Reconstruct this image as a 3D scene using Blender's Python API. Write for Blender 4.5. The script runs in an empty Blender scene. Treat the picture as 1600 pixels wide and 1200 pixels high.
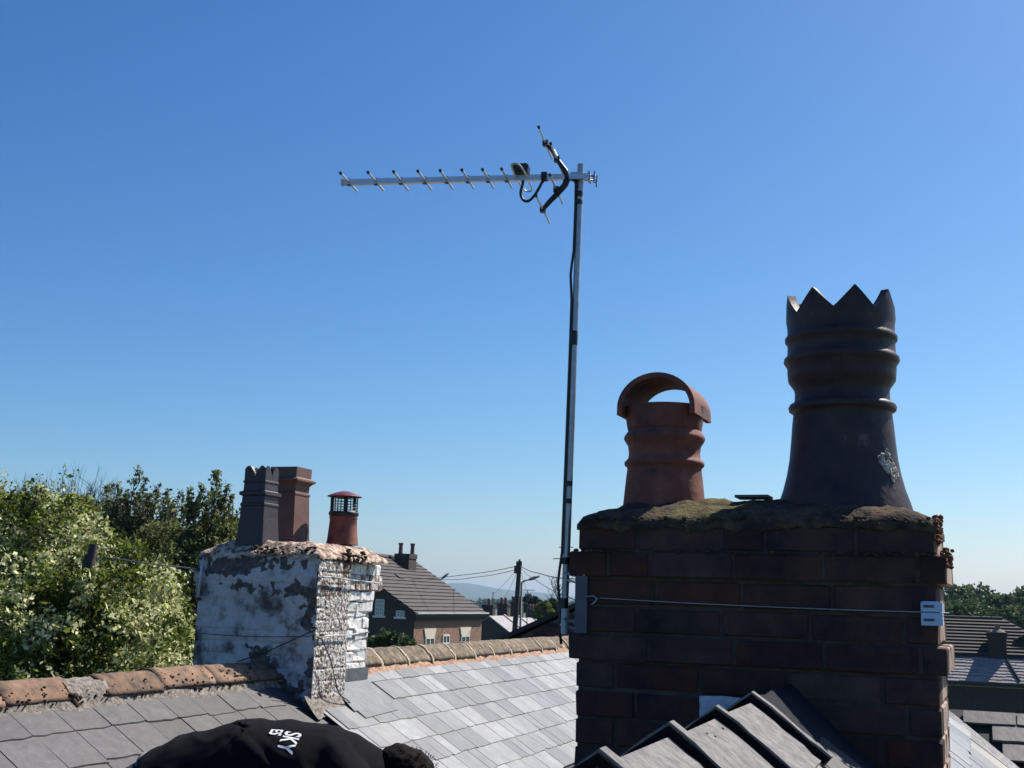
import bpy, bmesh, math, random
import numpy as np
from math import sin, cos, tan, pi, radians, atan2, sqrt
from mathutils import Vector, Matrix, noise
from mathutils.bvhtree import BVHTree
random.seed(7); RNG = np.random.default_rng(7)
S = bpy.context.scene
col = S.collection

# ------------------------------------------------------------------ camera
H0 = 7.6                                   # eye height above the ground
CAM = Vector((0, 0, H0))
FPX = 1850.0; PITCH = radians(10.35); ROLL = radians(1.7)
fw = Vector((0, cos(PITCH), sin(PITCH))); r0 = Vector((1, 0, 0)); u0 = Vector((0, -sin(PITCH), cos(PITCH)))
rt = cos(ROLL) * r0 + sin(ROLL) * u0; up = -sin(ROLL) * r0 + cos(ROLL) * u0
cd = bpy.data.cameras.new('camera'); cam = bpy.data.objects.new('camera', cd); col.objects.link(cam)
cd.sensor_width = 36; cd.lens = 36 * FPX / 1600; cd.clip_end = 30000; cd.clip_start = .05
cam.matrix_world = Matrix(((rt.x, up.x, -fw.x, CAM.x), (rt.y, up.y, -fw.y, CAM.y), (rt.z, up.z, -fw.z, CAM.z), (0, 0, 0, 1)))
S.camera = cam
# ------------------------------------------------------------------ light
SUN_AZ = radians(53); SUN_EL = radians(49)
w = bpy.data.worlds.new('World'); S.world = w; w.use_nodes = True
nt = w.node_tree; bg = nt.nodes['Background']
sky = nt.nodes.new('ShaderNodeTexSky'); sky.sky_type = 'NISHITA'; sky.sun_disc = False
sky.sun_elevation = SUN_EL; sky.sun_rotation = SUN_AZ
sky.altitude = 0; sky.air_density = 1.0; sky.dust_density = 0.7; sky.ozone_density = 10.0
sp_ = nt.nodes.new('ShaderNodeSeparateColor'); nt.links.new(sky.outputs[0], sp_.inputs[0])      # film response of the phone camera, whole sky alike
cm_ = nt.nodes.new('ShaderNodeCombineColor')
for k_, (g_, c_) in enumerate(((1.56, .85), (1.29, 1.05), (1.0, 1.56))):
    pw = nt.nodes.new('ShaderNodeMath'); pw.operation = 'POWER'; pw.inputs[1].default_value = g_; nt.links.new(sp_.outputs[k_], pw.inputs[0])
    ml = nt.nodes.new('ShaderNodeMath'); ml.operation = 'MULTIPLY'; ml.inputs[1].default_value = c_; nt.links.new(pw.outputs[0], ml.inputs[0]); nt.links.new(ml.outputs[0], cm_.inputs[k_])
nt.links.new(cm_.outputs[0], bg.inputs[0]); bg.inputs[1].default_value = 0.0525
sl = bpy.data.lights.new('sun', 'SUN'); sl.energy = 5.0; sl.angle = radians(.53); sl.color = (1, .94, .84)
so = bpy.data.objects.new('sun', sl); col.objects.link(so)
sd = Vector((sin(SUN_AZ) * cos(SUN_EL), cos(SUN_AZ) * cos(SUN_EL), sin(SUN_EL)))
so.rotation_euler = sd.to_track_quat('Z', 'Y').to_euler(); so.location = (30, 30, 40)
S.view_settings.view_transform = 'Standard'; S.view_settings.look = 'None'
S.view_settings.exposure = 0.60; S.view_settings.gamma = 1; S.view_settings.use_curve_mapping = False
S.render.engine = 'CYCLES'
S.cycles.volume_bounces = 0

# ------------------------------------------------------------------ helpers
def ray(px, py):
    return fw + (px - 800) / FPX * rt - (py - 600) / FPX * up
def P(px, py, d):
    v = ray(px, py); return CAM + v * (d / v.y)
def hit(px, py, p0, n):
    v = ray(px, py); return CAM + v * ((p0 - CAM).dot(n) / v.dot(n))

def nm(x, y, z, s=1.0): return noise.noise(Vector((x * s, y * s, z * s)))

def worldloc(o):
    v = Vector((0, 0, 0))
    while o is not None: v += o.location; o = o.parent
    return v
class MB:
    def __init__(s): s.v = []; s.f = []; s.m = []
    def add(s, vs, fs, mi=0):
        n = len(s.v); s.v += [Vector(a) for a in vs]; s.f += [tuple(i + n for i in f) for f in fs]; s.m += [mi] * len(fs)
    def box(s, c, hx, hy, hz, X=(1, 0, 0), Y=(0, 1, 0), Z=(0, 0, 1), mi=0):
        c = Vector(c); X = Vector(X); Y = Vector(Y); Z = Vector(Z)
        vs = [c + X * hx * a + Y * hy * b + Z * hz * d for d in (-1, 1) for b in (-1, 1) for a in (-1, 1)]
        s.add(vs, [(0, 2, 3, 1), (4, 5, 7, 6), (0, 1, 5, 4), (2, 6, 7, 3), (0, 4, 6, 2), (1, 3, 7, 5)], mi)
    def tube(s, pts, r, n=8, mi=0, cap=True):
        pts = [Vector(p) for p in pts]; rs = r if hasattr(r, '__len__') else [r] * len(pts)
        t0 = (pts[1] - pts[0]).normalized(); a = Vector((0, 0, 1)) if abs(t0.z) < .9 else Vector((1, 0, 0))
        nx = t0.cross(a).normalized(); vs = []; fs = []
        for i, p in enumerate(pts):
            t = (pts[min(i + 1, len(pts) - 1)] - pts[max(i - 1, 0)]).normalized()
            nx = (nx - t * nx.dot(t)).normalized(); ny = t.cross(nx)
            for k in range(n):
                q = 2 * pi * k / n; vs.append(p + (nx * cos(q) + ny * sin(q)) * rs[i])
        for i in range(len(pts) - 1):
            for k in range(n):
                k2 = (k + 1) % n; fs.append((i * n + k, i * n + k2, (i + 1) * n + k2, (i + 1) * n + k))
        if cap:
            fs.append(tuple(range(n - 1, -1, -1))); fs.append(tuple((len(pts) - 1) * n + k for k in range(n)))
        s.add(vs, fs, mi)
    def lathe(s, c, prof, n=48, mi=0, rot=0, sx=1):
        c = Vector(c); vs = []; fs = []
        for (r, z) in prof:
            for k in range(n):
                q = 2 * pi * k / n + rot; vs.append(c + Vector((cos(q) * r, sin(q) * r, z)))
        for i in range(len(prof) - 1):
            for k in range(n):
                k2 = (k + 1) % n; fs.append((i * n + k, i * n + k2, (i + 1) * n + k2, (i + 1) * n + k))
        s.add(vs, fs, mi)
    def build(s, name, mats, parent=None, smooth=False, auto=None):
        me = bpy.data.meshes.new(name); L = worldloc(parent)
        me.from_pydata([v - L for v in s.v], [], s.f)
        for m in (mats if isinstance(mats, (list, tuple)) else [mats]): me.materials.append(m)
        me.polygons.foreach_set('material_index', s.m)
        if smooth: me.polygons.foreach_set('use_smooth', [True] * len(me.polygons))
        me.update()
        o = bpy.data.objects.new(name, me); col.objects.link(o); o.parent = parent
        if auto: 
            me.set_sharp_from_angle(angle=radians(auto))
        return o
def tag(o, label=None, cat=None, group=None, kind=None):
    if label: o['label'] = label
    if cat: o['category'] = cat
    if group: o['group'] = group
    if kind: o['kind'] = kind
    return o
def thing(name, loc, label, cat, group=None):
    o = bpy.data.objects.new(name, None); col.objects.link(o); o.location = loc; o.empty_display_size = .1
    return tag(o, label, cat, group)
def place(name, me, M, parent):
    o = bpy.data.objects.new(name, me); col.objects.link(o); o.parent = parent
    M = M.copy(); M.translation = M.translation - worldloc(parent); o.matrix_local = M
    return o
def axes(X, Y, Z, t, sx=1, sy=1, sz=1):
    return Matrix(((X[0] * sx, Y[0] * sy, Z[0] * sz, t[0]), (X[1] * sx, Y[1] * sy, Z[1] * sz, t[1]), (X[2] * sx, Y[2] * sy, Z[2] * sz, t[2]), (0, 0, 0, 1)))

# ------------------------------------------------------------------ materials
def mat(name, c1, c2=None, scale=8, rough=.85, bump=.3, bscale=None, rnd=0, metal=0, stops=None, spec=.5, bdist=.01, trans=0, hue=0):
    m = bpy.data.materials.new(name); m.use_nodes = True; n = m.node_tree.nodes; l = m.node_tree.links
    b = n['Principled BSDF']; b.inputs['Roughness'].default_value = rough; b.inputs['Metallic'].default_value = metal
    b.inputs['Specular IOR Level'].default_value = spec
    geo = n.new('ShaderNodeNewGeometry')
    nz = n.new('ShaderNodeTexNoise'); nz.inputs['Scale'].default_value = scale; nz.inputs['Detail'].default_value = 7; nz.inputs['Roughness'].default_value = .65
    l.new(geo.outputs['Position'], nz.inputs['Vector'])
    rp = n.new('ShaderNodeValToRGB'); l.new(nz.outputs['Fac'], rp.inputs[0])
    if stops is None:
        c2 = c2 or tuple(x * .6 for x in c1); stops = [(.35, c2), (.65, c1)]
    e = rp.color_ramp.elements
    while len(e) < len(stops): e.new(.5)
    for i, (p, c) in enumerate(stops): e[i].position = p; e[i].color = (*c, 1)
    out = rp.outputs[0]
    if rnd or hue:
        oi = n.new('ShaderNodeObjectInfo'); mr = n.new('ShaderNodeMapRange'); mr.inputs['To Min'].default_value = 1 - rnd; mr.inputs['To Max'].default_value = 1 + rnd
        l.new(oi.outputs['Random'], mr.inputs['Value'])
        hs = n.new('ShaderNodeHueSaturation'); l.new(out, hs.inputs['Color']); l.new(mr.outputs[0], hs.inputs['Value'])
        if hue:
            mu = n.new('ShaderNodeMath'); mu.operation = 'MULTIPLY'; mu.inputs[1].default_value = 7.31; l.new(oi.outputs['Random'], mu.inputs[0])
            fr = n.new('ShaderNodeMath'); fr.operation = 'FRACT'; l.new(mu.outputs[0], fr.inputs[0])
            m2 = n.new('ShaderNodeMapRange'); m2.inputs['To Min'].default_value = 1 - hue; m2.inputs['To Max'].default_value = 1 + hue
            l.new(fr.outputs[0], m2.inputs['Value']); l.new(m2.outputs[0], hs.inputs['Saturation'])
        out = hs.outputs[0]
    l.new(out, b.inputs['Base Color'])
    if bump:
        n2 = n.new('ShaderNodeTexNoise'); n2.inputs['Scale'].default_value = bscale or scale * 5; n2.inputs['Detail'].default_value = 6
        l.new(geo.outputs['Position'], n2.inputs['Vector'])
        bp = n.new('ShaderNodeBump'); bp.inputs['Strength'].default_value = bump; bp.inputs['Distance'].default_value = bdist
        l.new(n2.outputs['Fac'], bp.inputs['Height']); l.new(bp.outputs[0], b.inputs['Normal'])
    if trans:
        b.inputs['Subsurface Weight'].default_value = 0
        tr = n.new('ShaderNodeBsdfTranslucent'); l.new(out, tr.inputs[0]); mx = n.new('ShaderNodeMixShader'); mx.inputs[0].default_value = trans
        l.new(b.outputs[0], mx.inputs[1]); l.new(tr.outputs[0], mx.inputs[2]); l.new(mx.outputs[0], n['Material Output'].inputs[0])
    return m
M = {}
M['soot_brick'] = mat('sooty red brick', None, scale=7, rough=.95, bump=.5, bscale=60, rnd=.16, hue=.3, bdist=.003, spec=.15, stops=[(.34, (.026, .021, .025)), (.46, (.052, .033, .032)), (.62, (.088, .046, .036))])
M['pale_brick'] = mat('sunlit-toned side brick', (.42, .30, .24), (.20, .13, .10), 16, .9, .5, 60, rnd=.15)
M['mortar'] = mat('sooty mortar', (.095, .075, .065), (.045, .036, .034), 12, .95, .6, 90, bdist=.004, spec=.15)
M['moss'] = mat('mossy mortar', None, scale=16, rough=.95, bump=.9, bscale=70, bdist=.008, spec=.1, stops=[(.32, (.020, .018, .017)), (.45, (.045, .037, .030)), (.55, (.085, .062, .042)), (.62, (.12, .08, .052)), (.70, (.06, .042, .035))])
M['rust_moss'] = mat('rusty red moss', (.20, .075, .035), (.07, .032, .022), 40, .95, .8, 120)
M['crown_pot'] = mat('dark glazed fireclay', None, scale=11, rough=.5, bump=.35, bscale=50, bdist=.004, spec=.25, stops=[(.32, (.020, .015, .021)), (.48, (.040, .026, .033)), (.64, (.058, .036, .038)), (.72, (.13, .10, .095))])
M['chip'] = mat('chipped pot face', None, scale=45, rough=.9, bump=.9, bscale=90, stops=[(.38, (.04, .03, .03)), (.48, (.45, .40, .36)), (.65, (.62, .58, .53))])
M['red_pot'] = mat('red terracotta', None, scale=9, rough=.8, bump=.4, bscale=50, bdist=.004, stops=[(.32, (.05, .026, .027)), (.45, (.13, .045, .036)), (.60, (.22, .070, .050)), (.74, (.28, .13, .095))])
M['slate_old'] = mat('old purple slate', (.078, .069, .072), (.042, .039, .042), 14, .58, .5, 26, rnd=.2, hue=.45, bdist=.004)
M['slate_new'] = mat('pale grey slate', (.255, .248, .235), (.19, .187, .18), 9, .42, .4, 30, rnd=.34, hue=.5, bdist=.003)
M['underlay'] = mat('black roofing felt', (.03, .03, .03), (.02, .02, .02), 5)
M['ridge_clay'] = mat('weathered clay ridge', None, scale=12, rough=.9, bump=.5, bscale=60, bdist=.004, rnd=.14, stops=[(.33, (.045, .032, .028)), (.43, (.12, .078, .052)), (.56, (.21, .12, .072)), (.70, (.23, .17, .12))])
M['ridge_stone'] = mat('lichened stoneware ridge', None, scale=17, rough=.95, bump=.6, bscale=70, bdist=.005, rnd=.12, stops=[(.34, (.055, .042, .032)), (.45, (.12, .088, .06)), (.58, (.19, .145, .10)), (.70, (.32, .27, .21))])
M['ridge_mortar'] = mat('pink lime mortar', None, scale=26, rough=.95, bump=.7, bscale=90, bdist=.005, stops=[(.3, (.18, .09, .05)), (.5, (.36, .20, .125)), (.68, (.46, .36, .30))])
M['joint'] = mat('pale lime joint', (.66, .55, .42), (.42, .32, .23), 30, .95, .5, 80)
M['grey_mortar'] = mat('crumbling grey mortar', None, scale=40, rough=.95, bump=.9, bscale=110, bdist=.006, stops=[(.35, (.07, .06, .05)), (.5, (.19, .165, .14)), (.66, (.33, .29, .25))])
M['dark_moss'] = mat('brown moss', (.075, .035, .02), (.03, .018, .012), 60, 1, .8, 140)
M['paint_render'] = mat('flaking white paint', None, scale=5.5, rough=.8, bump=.6, bscale=34, bdist=.008, stops=[(.34, (.07, .062, .062)), (.41, (.20, .19, .19)), (.48, (.42, .42, .425)), (.58, (.52, .52, .53)), (.68, (.28, .275, .28))])
M['pebble'] = mat('pitted pebbly render', None, scale=46, rough=.9, bump=.9, bscale=75, bdist=.012, stops=[(.39, (.05, .035, .028)), (.45, (.16, .12, .095)), (.50, (.44, .40, .36)), (.58, (.64, .62, .59))])
M['paint_brick'] = mat('peeling painted brick', None, scale=24, rough=.85, bump=.7, bscale=60, bdist=.006, rnd=.08, stops=[(.34, (.20, .12, .10)), (.41, (.50, .46, .42)), (.50, (.76, .75, .72)), (.7, (.80, .79, .77))])
M['stain_brick'] = mat('stained painted brick', None, scale=20, rough=.9, bump=.7, bscale=60, bdist=.006, rnd=.2, stops=[(.36, (.10, .06, .05)), (.47, (.30, .22, .18)), (.56, (.60, .56, .52)), (.7, (.70, .68, .64))])
M['cap_mortar'] = mat('lichened cap mortar', None, scale=22, rough=.95, bump=1.0, bscale=60, bdist=.012, stops=[(.32, (.05, .035, .03)), (.44, (.20, .12, .085)), (.54, (.48, .36, .28)), (.66, (.62, .52, .44))])
M['bare_render'] = mat('bare grey render', (.12, .115, .115), (.075, .07, .07), 18, .95, .8, 60, bdist=.01)
M['lead'] = mat('grey lead sheet', (.14, .148, .16), (.085, .092, .105), 9, .6, .5, 20)
M['dark_lead'] = mat('dull dark lead', (.085, .095, .115), (.05, .06, .08), 7, .7, .3, 25)
M['white_patch'] = mat('whitewashed patch', None, scale=30, rough=.8, bump=.5, bscale=60, stops=[(.35, (.10, .11, .13)), (.45, (.40, .45, .52)), (.6, (.55, .60, .66))])
M['collar_shade'] = mat('painted collar shade', (.010, .010, .012), (.007, .007, .008), 12, .95, .5, 60, spec=.05)
M['saddle'] = mat('near-black sheet', (.028, .031, .040), (.02, .022, .028), 12, .9, .5, 40, spec=.1)
M['concrete_tile'] = mat('granular grey concrete tile', (.235, .215, .21), (.11, .105, .105), 38, .9, 1.0, 130, rnd=.08, bdist=.004)
M['dark_pot'] = mat('dark brown salt glaze pot', (.038, .026, .032), (.022, .017, .024), 8, .5, .2, 40)
M['brown_pot'] = mat('brown clay pot', (.15, .075, .062), (.10, .05, .045), 8, .65, .2, 40)
M['galv'] = mat('galvanised steel', (.42, .44, .47), (.33, .35, .38), 40, .42, .08, 90, metal=.75)
M['alu'] = mat('satin aluminium', (.60, .61, .64), (.52, .53, .56), 30, .35, .03, 90, metal=.7)
M['black'] = mat('black plastic', (.014, .014, .017), (.009, .009, .011), 20, .45, .1, 60)
M['bracket'] = mat('grey steel bracket', (.10, .115, .15), (.07, .085, .11), 20, .55, .1, 60, metal=.3)
M['blue_white'] = mat('pale blue plastic', (.42, .58, .80), (.36, .52, .74), 12, .4, .05, 50)
M['white_plastic'] = mat('weathered white plastic', (.55, .57, .6), (.42, .44, .47), 18, .5, .1, 50)
M['maroon'] = mat('maroon painted metal', (.17, .035, .055), (.12, .028, .045), 10, .45, .1, 50)
M['bark'] = mat('grey brown bark', (.085, .07, .062), (.05, .042, .04), 8, .95, .5, 30)
M['tw'] = mat('purplish twigs', (.12, .09, .10), (.08, .06, .065), 8, .9, 0)
def leafm(name, c, rnd=.0, t=.35): return mat(name, c, tuple(x * .72 for x in c), 3, .62, 0, trans=t, spec=.3)
M['haw1'] = leafm('hawthorn leaf', (.055, .090, .014)); M['haw2'] = leafm('young hawthorn leaf', (.22, .27, .035)); M['blossom'] = leafm('cream blossom', (.78, .78, .42), t=.3)
M['wil1'] = leafm('dull olive leaf', (.085, .10, .034), t=.45); M['wil2'] = leafm('grey green leaf', (.22, .25, .10), t=.5); M['yel'] = leafm('yellow green leaf', (.30, .27, .03))
M['oak1'] = leafm('oak leaf', (.045, .085, .028)); M['oak2'] = leafm('lighter oak leaf', (.095, .15, .045)); M['con'] = leafm('conifer needle', (.018, .03, .02), t=.1)
M['fence_wood'] = mat('dark weathered timber', (.055, .045, .045), (.03, .026, .028), 12, .9, .5, 50)
M['tile_far'] = mat('dark concrete roof tile', (.060, .047, .044), (.042, .034, .033), 3, .8, .3, 20)
M['slate_far'] = mat('stone slate', (.30, .275, .27), (.19, .175, .175), 9, .85, .4, 30, rnd=.15)
M['slate_roof_far'] = mat('grey terrace slate', (.27, .255, .27), (.18, .17, .185), 2.5, .6, .2, 10)
M['far_brick_dark'] = mat('dark brick', (.048, .030, .030), (.03, .022, .024), 2, .9, .2, 10)
M['white_paint'] = mat('white painted timber', (.68, .68, .67), (.58, .58, .58), 5, .5, .05, 20)
M['stone'] = mat('pale stone', (.62, .55, .44), (.5, .44, .36), 6, .85, .1, 30)
M['lamp_grey'] = mat('dull grey lamp column', (.16, .17, .17), (.12, .125, .13), 8, .7, 0)
M['glass'] = mat('dark window glass', (.03, .04, .05), (.02, .03, .035), 2, .08, 0, spec=.8)
M['grass'] = mat('grass', (.07, .10, .03), (.045, .07, .02), .05, .95, .3, 3)
M['hillm'] = mat('hillside moor', (.055, .075, .045), (.035, .05, .035), .004, .95, 0)
M['tee'] = mat('black cotton', (.009, .0085, .012), (.006, .006, .008), 30, 1, .25, 300, bdist=.001, spec=.1)
M['jean'] = mat('dark work trousers', (.022, .024, .03), (.014, .016, .02), 30, .9, .2, 200)
M['skin'] = mat('skin', (.42, .23, .16), (.36, .19, .13), 20, .55, .05, 100)
M['hair'] = mat('dark brown hair', (.012, .008, .007), (.006, .005, .004), 90, .85, .8, 200, bdist=.004, spec=.1)
M['ink'] = mat('white print', (.75, .74, .76), (.68, .67, .70), 60, .7, 0)
M['belt'] = mat('grey webbing', (.20, .20, .21), (.14, .14, .15), 60, .8, .2, 200)
M['boot'] = mat('brown boot leather', (.08, .05, .03), (.05, .03, .02), 20, .7, .2, 80)

THETA = radians(20)
def brickwall(name, c1, c2, mortar, scale=1.0, th=THETA):
    m = mat(name, c1, c2, 3, .9, .2, 20); n = m.node_tree.nodes; l = m.node_tree.links
    b = n['Principled BSDF']; src = b.inputs['Base Color'].links[0].from_socket
    geo = n.new('ShaderNodeNewGeometry'); sp = n.new('ShaderNodeSeparateXYZ'); l.new(geo.outputs['Position'], sp.inputs[0])
    d = n.new('ShaderNodeMath'); d.operation = 'MULTIPLY'; d.inputs[1].default_value = 1.0; l.new(sp.outputs[1], d.inputs[0])
    ad = n.new('ShaderNodeMath'); ad.operation = 'ADD'; l.new(sp.outputs[0], ad.inputs[0]); l.new(d.outputs[0], ad.inputs[1])
    cb = n.new('ShaderNodeCombineXYZ'); l.new(ad.outputs[0], cb.inputs[0]); l.new(sp.outputs[2], cb.inputs[1])
    bt = n.new('ShaderNodeTexBrick'); l.new(cb.outputs[0], bt.inputs['Vector']); bt.inputs['Scale'].default_value = scale
    bt.inputs['Brick Width'].default_value = .26; bt.inputs['Row Height'].default_value = .085; bt.inputs['Mortar Size'].default_value = .011
    bt.inputs['Color1'].default_value = (*c1, 1); bt.inputs['Color2'].default_value = (*c2, 1); bt.inputs['Mortar'].default_value = (*mortar, 1)
    l.new(bt.outputs[0], b.inputs['Base Color']); return m
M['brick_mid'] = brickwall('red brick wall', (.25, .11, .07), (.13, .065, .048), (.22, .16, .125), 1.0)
M['brick_shade'] = brickwall('old dark brick wall', (.055, .036, .034), (.04, .028, .028), (.06, .052, .05), 1.0)  # darker copy of the red brick, shade put into the colour

def add_patches(m, blobs, c1, c2, amp=.5, nsc=13, thr=.88):
    n = m.node_tree.nodes; l = m.node_tree.links; b = n['Principled BSDF']; src = b.inputs['Base Color'].links[0].from_socket
    geo = n.new('ShaderNodeNewGeometry'); acc = None
    wn = n.new('ShaderNodeTexNoise'); wn.inputs['Scale'].default_value = nsc * 1.3; wn.inputs['Detail'].default_value = 5; l.new(geo.outputs['Position'], wn.inputs['Vector'])
    ws_ = n.new('ShaderNodeVectorMath'); ws_.operation = 'MULTIPLY_ADD'; l.new(wn.outputs['Color'], ws_.inputs[0]); ws_.inputs[1].default_value = (.22, .22, .22); l.new(geo.outputs['Position'], ws_.inputs[2])
    wo = n.new('ShaderNodeVectorMath'); wo.operation = 'SUBTRACT'; l.new(ws_.outputs[0], wo.inputs[0]); wo.inputs[1].default_value = (.11, .11, .11)
    for (c, r) in blobs:
        vm = n.new('ShaderNodeVectorMath'); vm.operation = 'DISTANCE'; l.new(wo.outputs[0], vm.inputs[0]); vm.inputs[1].default_value = c
        mr = n.new('ShaderNodeMapRange'); mr.inputs['From Max'].default_value = r * 1.6; mr.inputs['To Min'].default_value = 1; mr.inputs['To Max'].default_value = 0; l.new(vm.outputs['Value'], mr.inputs['Value'])
        if acc is None: acc = mr.outputs[0]
        else: mx = n.new('ShaderNodeMath'); mx.operation = 'MAXIMUM'; l.new(acc, mx.inputs[0]); l.new(mr.outputs[0], mx.inputs[1]); acc = mx.outputs[0]
    nz = n.new('ShaderNodeTexNoise'); nz.inputs['Scale'].default_value = nsc; nz.inputs['Detail'].default_value = 8; l.new(geo.outputs['Position'], nz.inputs['Vector'])
    ma = n.new('ShaderNodeMath'); ma.operation = 'MULTIPLY_ADD'; l.new(nz.outputs['Fac'], ma.inputs[0]); ma.inputs[1].default_value = amp * 2; l.new(acc, ma.inputs[2])
    rp = n.new('ShaderNodeValToRGB'); e = rp.color_ramp.elements; e[0].position = thr - .02; e[0].color = (0, 0, 0, 1); e[1].position = thr + .02; e[1].color = (1, 1, 1, 1); hf = n.new('ShaderNodeMath'); hf.operation = 'MULTIPLY'; hf.inputs[1].default_value = .5; l.new(ma.outputs[0], hf.inputs[0]); l.new(hf.outputs[0], rp.inputs[0])
    n3 = n.new('ShaderNodeTexNoise'); n3.inputs['Scale'].default_value = 30; n3.inputs['Detail'].default_value = 6; l.new(geo.outputs['Position'], n3.inputs['Vector'])
    cr = n.new('ShaderNodeValToRGB'); cr.color_ramp.elements[0].position = .35; cr.color_ramp.elements[1].position = .65; cr.color_ramp.elements[0].color = (*c2, 1); cr.color_ramp.elements[1].color = (*c1, 1); l.new(n3.outputs['Fac'], cr.inputs[0])
    mx = n.new('ShaderNodeMix'); mx.data_type = 'RGBA'; l.new(rp.outputs[0], mx.inputs[0]); l.new(src, mx.inputs[6]); l.new(cr.outputs[0], mx.inputs[7]); l.new(mx.outputs[2], b.inputs['Base Color'])

# ------------------------------------------------------------------ setting: ground, hills, haze
g = MB(); g.add([(-9000, -3000, 0), (9000, -3000, 0), (9000, 9000, 0), (-9000, 9000, 0)], [(0, 1, 2, 3)])
tag(g.build('ground', M['grass']), kind='structure')
def hill(x0, x1, y0, prof, depth, seed):
    b = MB(); nx = 90; ny = 14; vs = []
    for j in range(ny):
        t = j / (ny - 1); e = sin(t * pi) ** .8
        for i in range(nx):
            s = i / (nx - 1); x = x0 + (x1 - x0) * s
            h = prof(x) * e
            h *= 1 + .08 * nm(x, j * 60 + seed, 0, .004)
            vs.append((x * (1 + 0), y0 + depth * t, h - .5))
    b.add(vs, [(j * nx + i, j * nx + i + 1, (j + 1) * nx + i + 1, (j + 1) * nx + i) for j in range(ny - 1) for i in range(nx - 1)])
    return tag(b.build('hill', M['hillm'], smooth=True), kind='structure')
def hprof(x):
    px = 800 + x / 5600 * FPX
    base = 57 * math.exp(-((px - 725) / 62) ** 2) + 26 * math.exp(-((px - 845) / 75) ** 2) + 24 * math.exp(-((px - 500) / 300) ** 2) + 10 * math.exp(-((px - 1100) / 300) ** 2)
    return base + 10
hill(-3600, 2600, 5300, hprof, 700, 3)
hill(-2500, 2500, 2600, lambda x: 10 + 5 * sin(x * .003) + 4 * sin(x * .011 + 1), 800, 8)
hz = MB(); hz.box((0, 3200, 50), 6000, 4200, 52)
hm = bpy.data.materials.new('thin air haze'); hm.use_nodes = True; hn = hm.node_tree.nodes; hn.remove(hn['Principled BSDF'])
pv = hn.new('ShaderNodeVolumePrincipled'); pv.inputs['Color'].default_value = (.52, .75, 1, 1); pv.inputs['Density'].default_value = .00011; pv.inputs['Anisotropy'].default_value = .2
hm.node_tree.links.new(pv.outputs[0], hn['Material Output'].inputs['Volume'])
tag(hz.build('haze', hm), kind='stuff')

# ------------------------------------------------------------------ foliage
def leaves_mesh(name, pts, size, mats, weights, parent, stretch=1.6, clump=0):
    n = len(pts); pts = np.asarray(pts, float)
    d = RNG.normal(size=(n, 3)); d /= np.linalg.norm(d, axis=1)[:, None]
    e = RNG.normal(size=(n, 3)); e[:, 2] *= .6; e -= (e * d).sum(1)[:, None] * d; e /= np.linalg.norm(e, axis=1)[:, None]
    s = size * np.clip(RNG.lognormal(-.08, .38, n), .35, 2.2)[:, None]
    a = d * s * stretch * .5; b = e * s * .5
    V4 = np.stack([pts - a, pts + b * .9, pts + a, pts - b * .9], 1).reshape(-1, 3)
    L = worldloc(parent); V4 -= np.array([L.x, L.y, L.z])
    me = bpy.data.meshes.new(name); me.vertices.add(4 * n); me.vertices.foreach_set('co', V4.ravel().astype(np.float32))
    me.loops.add(4 * n); me.loops.foreach_set('vertex_index', np.arange(4 * n, dtype=np.int32))
    me.polygons.add(n); me.polygons.foreach_set('loop_start', np.arange(0, 4 * n, 4, dtype=np.int32))
    me.polygons.foreach_set('material_index', RNG.choice(len(mats), n, p=weights).astype(np.int32))
    if clump:
        nv = np.array([nm(p[0], p[1], p[2], clump) + .5 * nm(p[0] + 9, p[1], p[2], clump * 3) for p in pts]); rr_ = RNG.random(n)
        pr = np.clip(weights[-1] + nv * 1.1, .03, .92); mi = np.where(rr_ < pr, len(mats) - 1, np.where(RNG.random(n) < weights[0] / (weights[0] + weights[1]), 0, 1))
        me.polygons.foreach_set('material_index', mi.astype(np.int32))
    for m in mats: me.materials.append(m)
    me.update(calc_edges=True); me.validate()
    o = bpy.data.objects.new(name, me); col.objects.link(o); o.parent = parent; return o
def lump_pts(c, r, n, seed, gap=-.12, shell=.55, nscale=1.6, squash=1.0):
    out = []; c = np.array(c); k = 0
    d = RNG.normal(size=(n * 2, 3)); d /= np.linalg.norm(d, axis=1)[:, None]
    rr = (shell + (1 - shell) * RNG.random(n * 2) ** .6)
    for i in range(n * 2):
        bump = 1 + .38 * nm(d[i, 0] * 2 + seed, d[i, 1] * 2, d[i, 2] * 2, 1.5) + .2 * nm(d[i, 0] + seed, d[i, 1], d[i, 2], 6)
        p = c + d[i] * rr[i] * r * bump * np.array([1, 1, squash])
        if nm(p[0] + seed, p[1], p[2], nscale / max(r, .3) * 1.5) < gap: continue
        out.append(p)
        if len(out) >= n: break
    return out
def branch(b, p, d, L, r, depth, spread=.55, n=4, rnd=random):
    pts = [p]; rs = [r]; q = Vector(p); dd = Vector(d)
    for i in range(3):
        dd = (dd + Vector((rnd.gauss(0, .12), rnd.gauss(0, .12), rnd.gauss(.04, .08)))).normalized()
        q = q + dd * L / 3; pts.append(q.copy()); rs.append(r * (1 - .2 * (i + 1)))
    b.tube(pts, rs, n, cap=False)
    tips = [q.copy()]
    if depth > 0:
        for k in range(rnd.choice((2, 3, 3))):
            nd = (dd + Vector((rnd.gauss(0, spread), rnd.gauss(0, spread), rnd.gauss(.1, spread * .6)))).normalized()
            tips += branch(b, pts[rnd.choice((1, 2, 3))], nd, L * rnd.uniform(.55, .8), r * .55, depth - 1, spread, n, rnd)
    return tips

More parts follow.
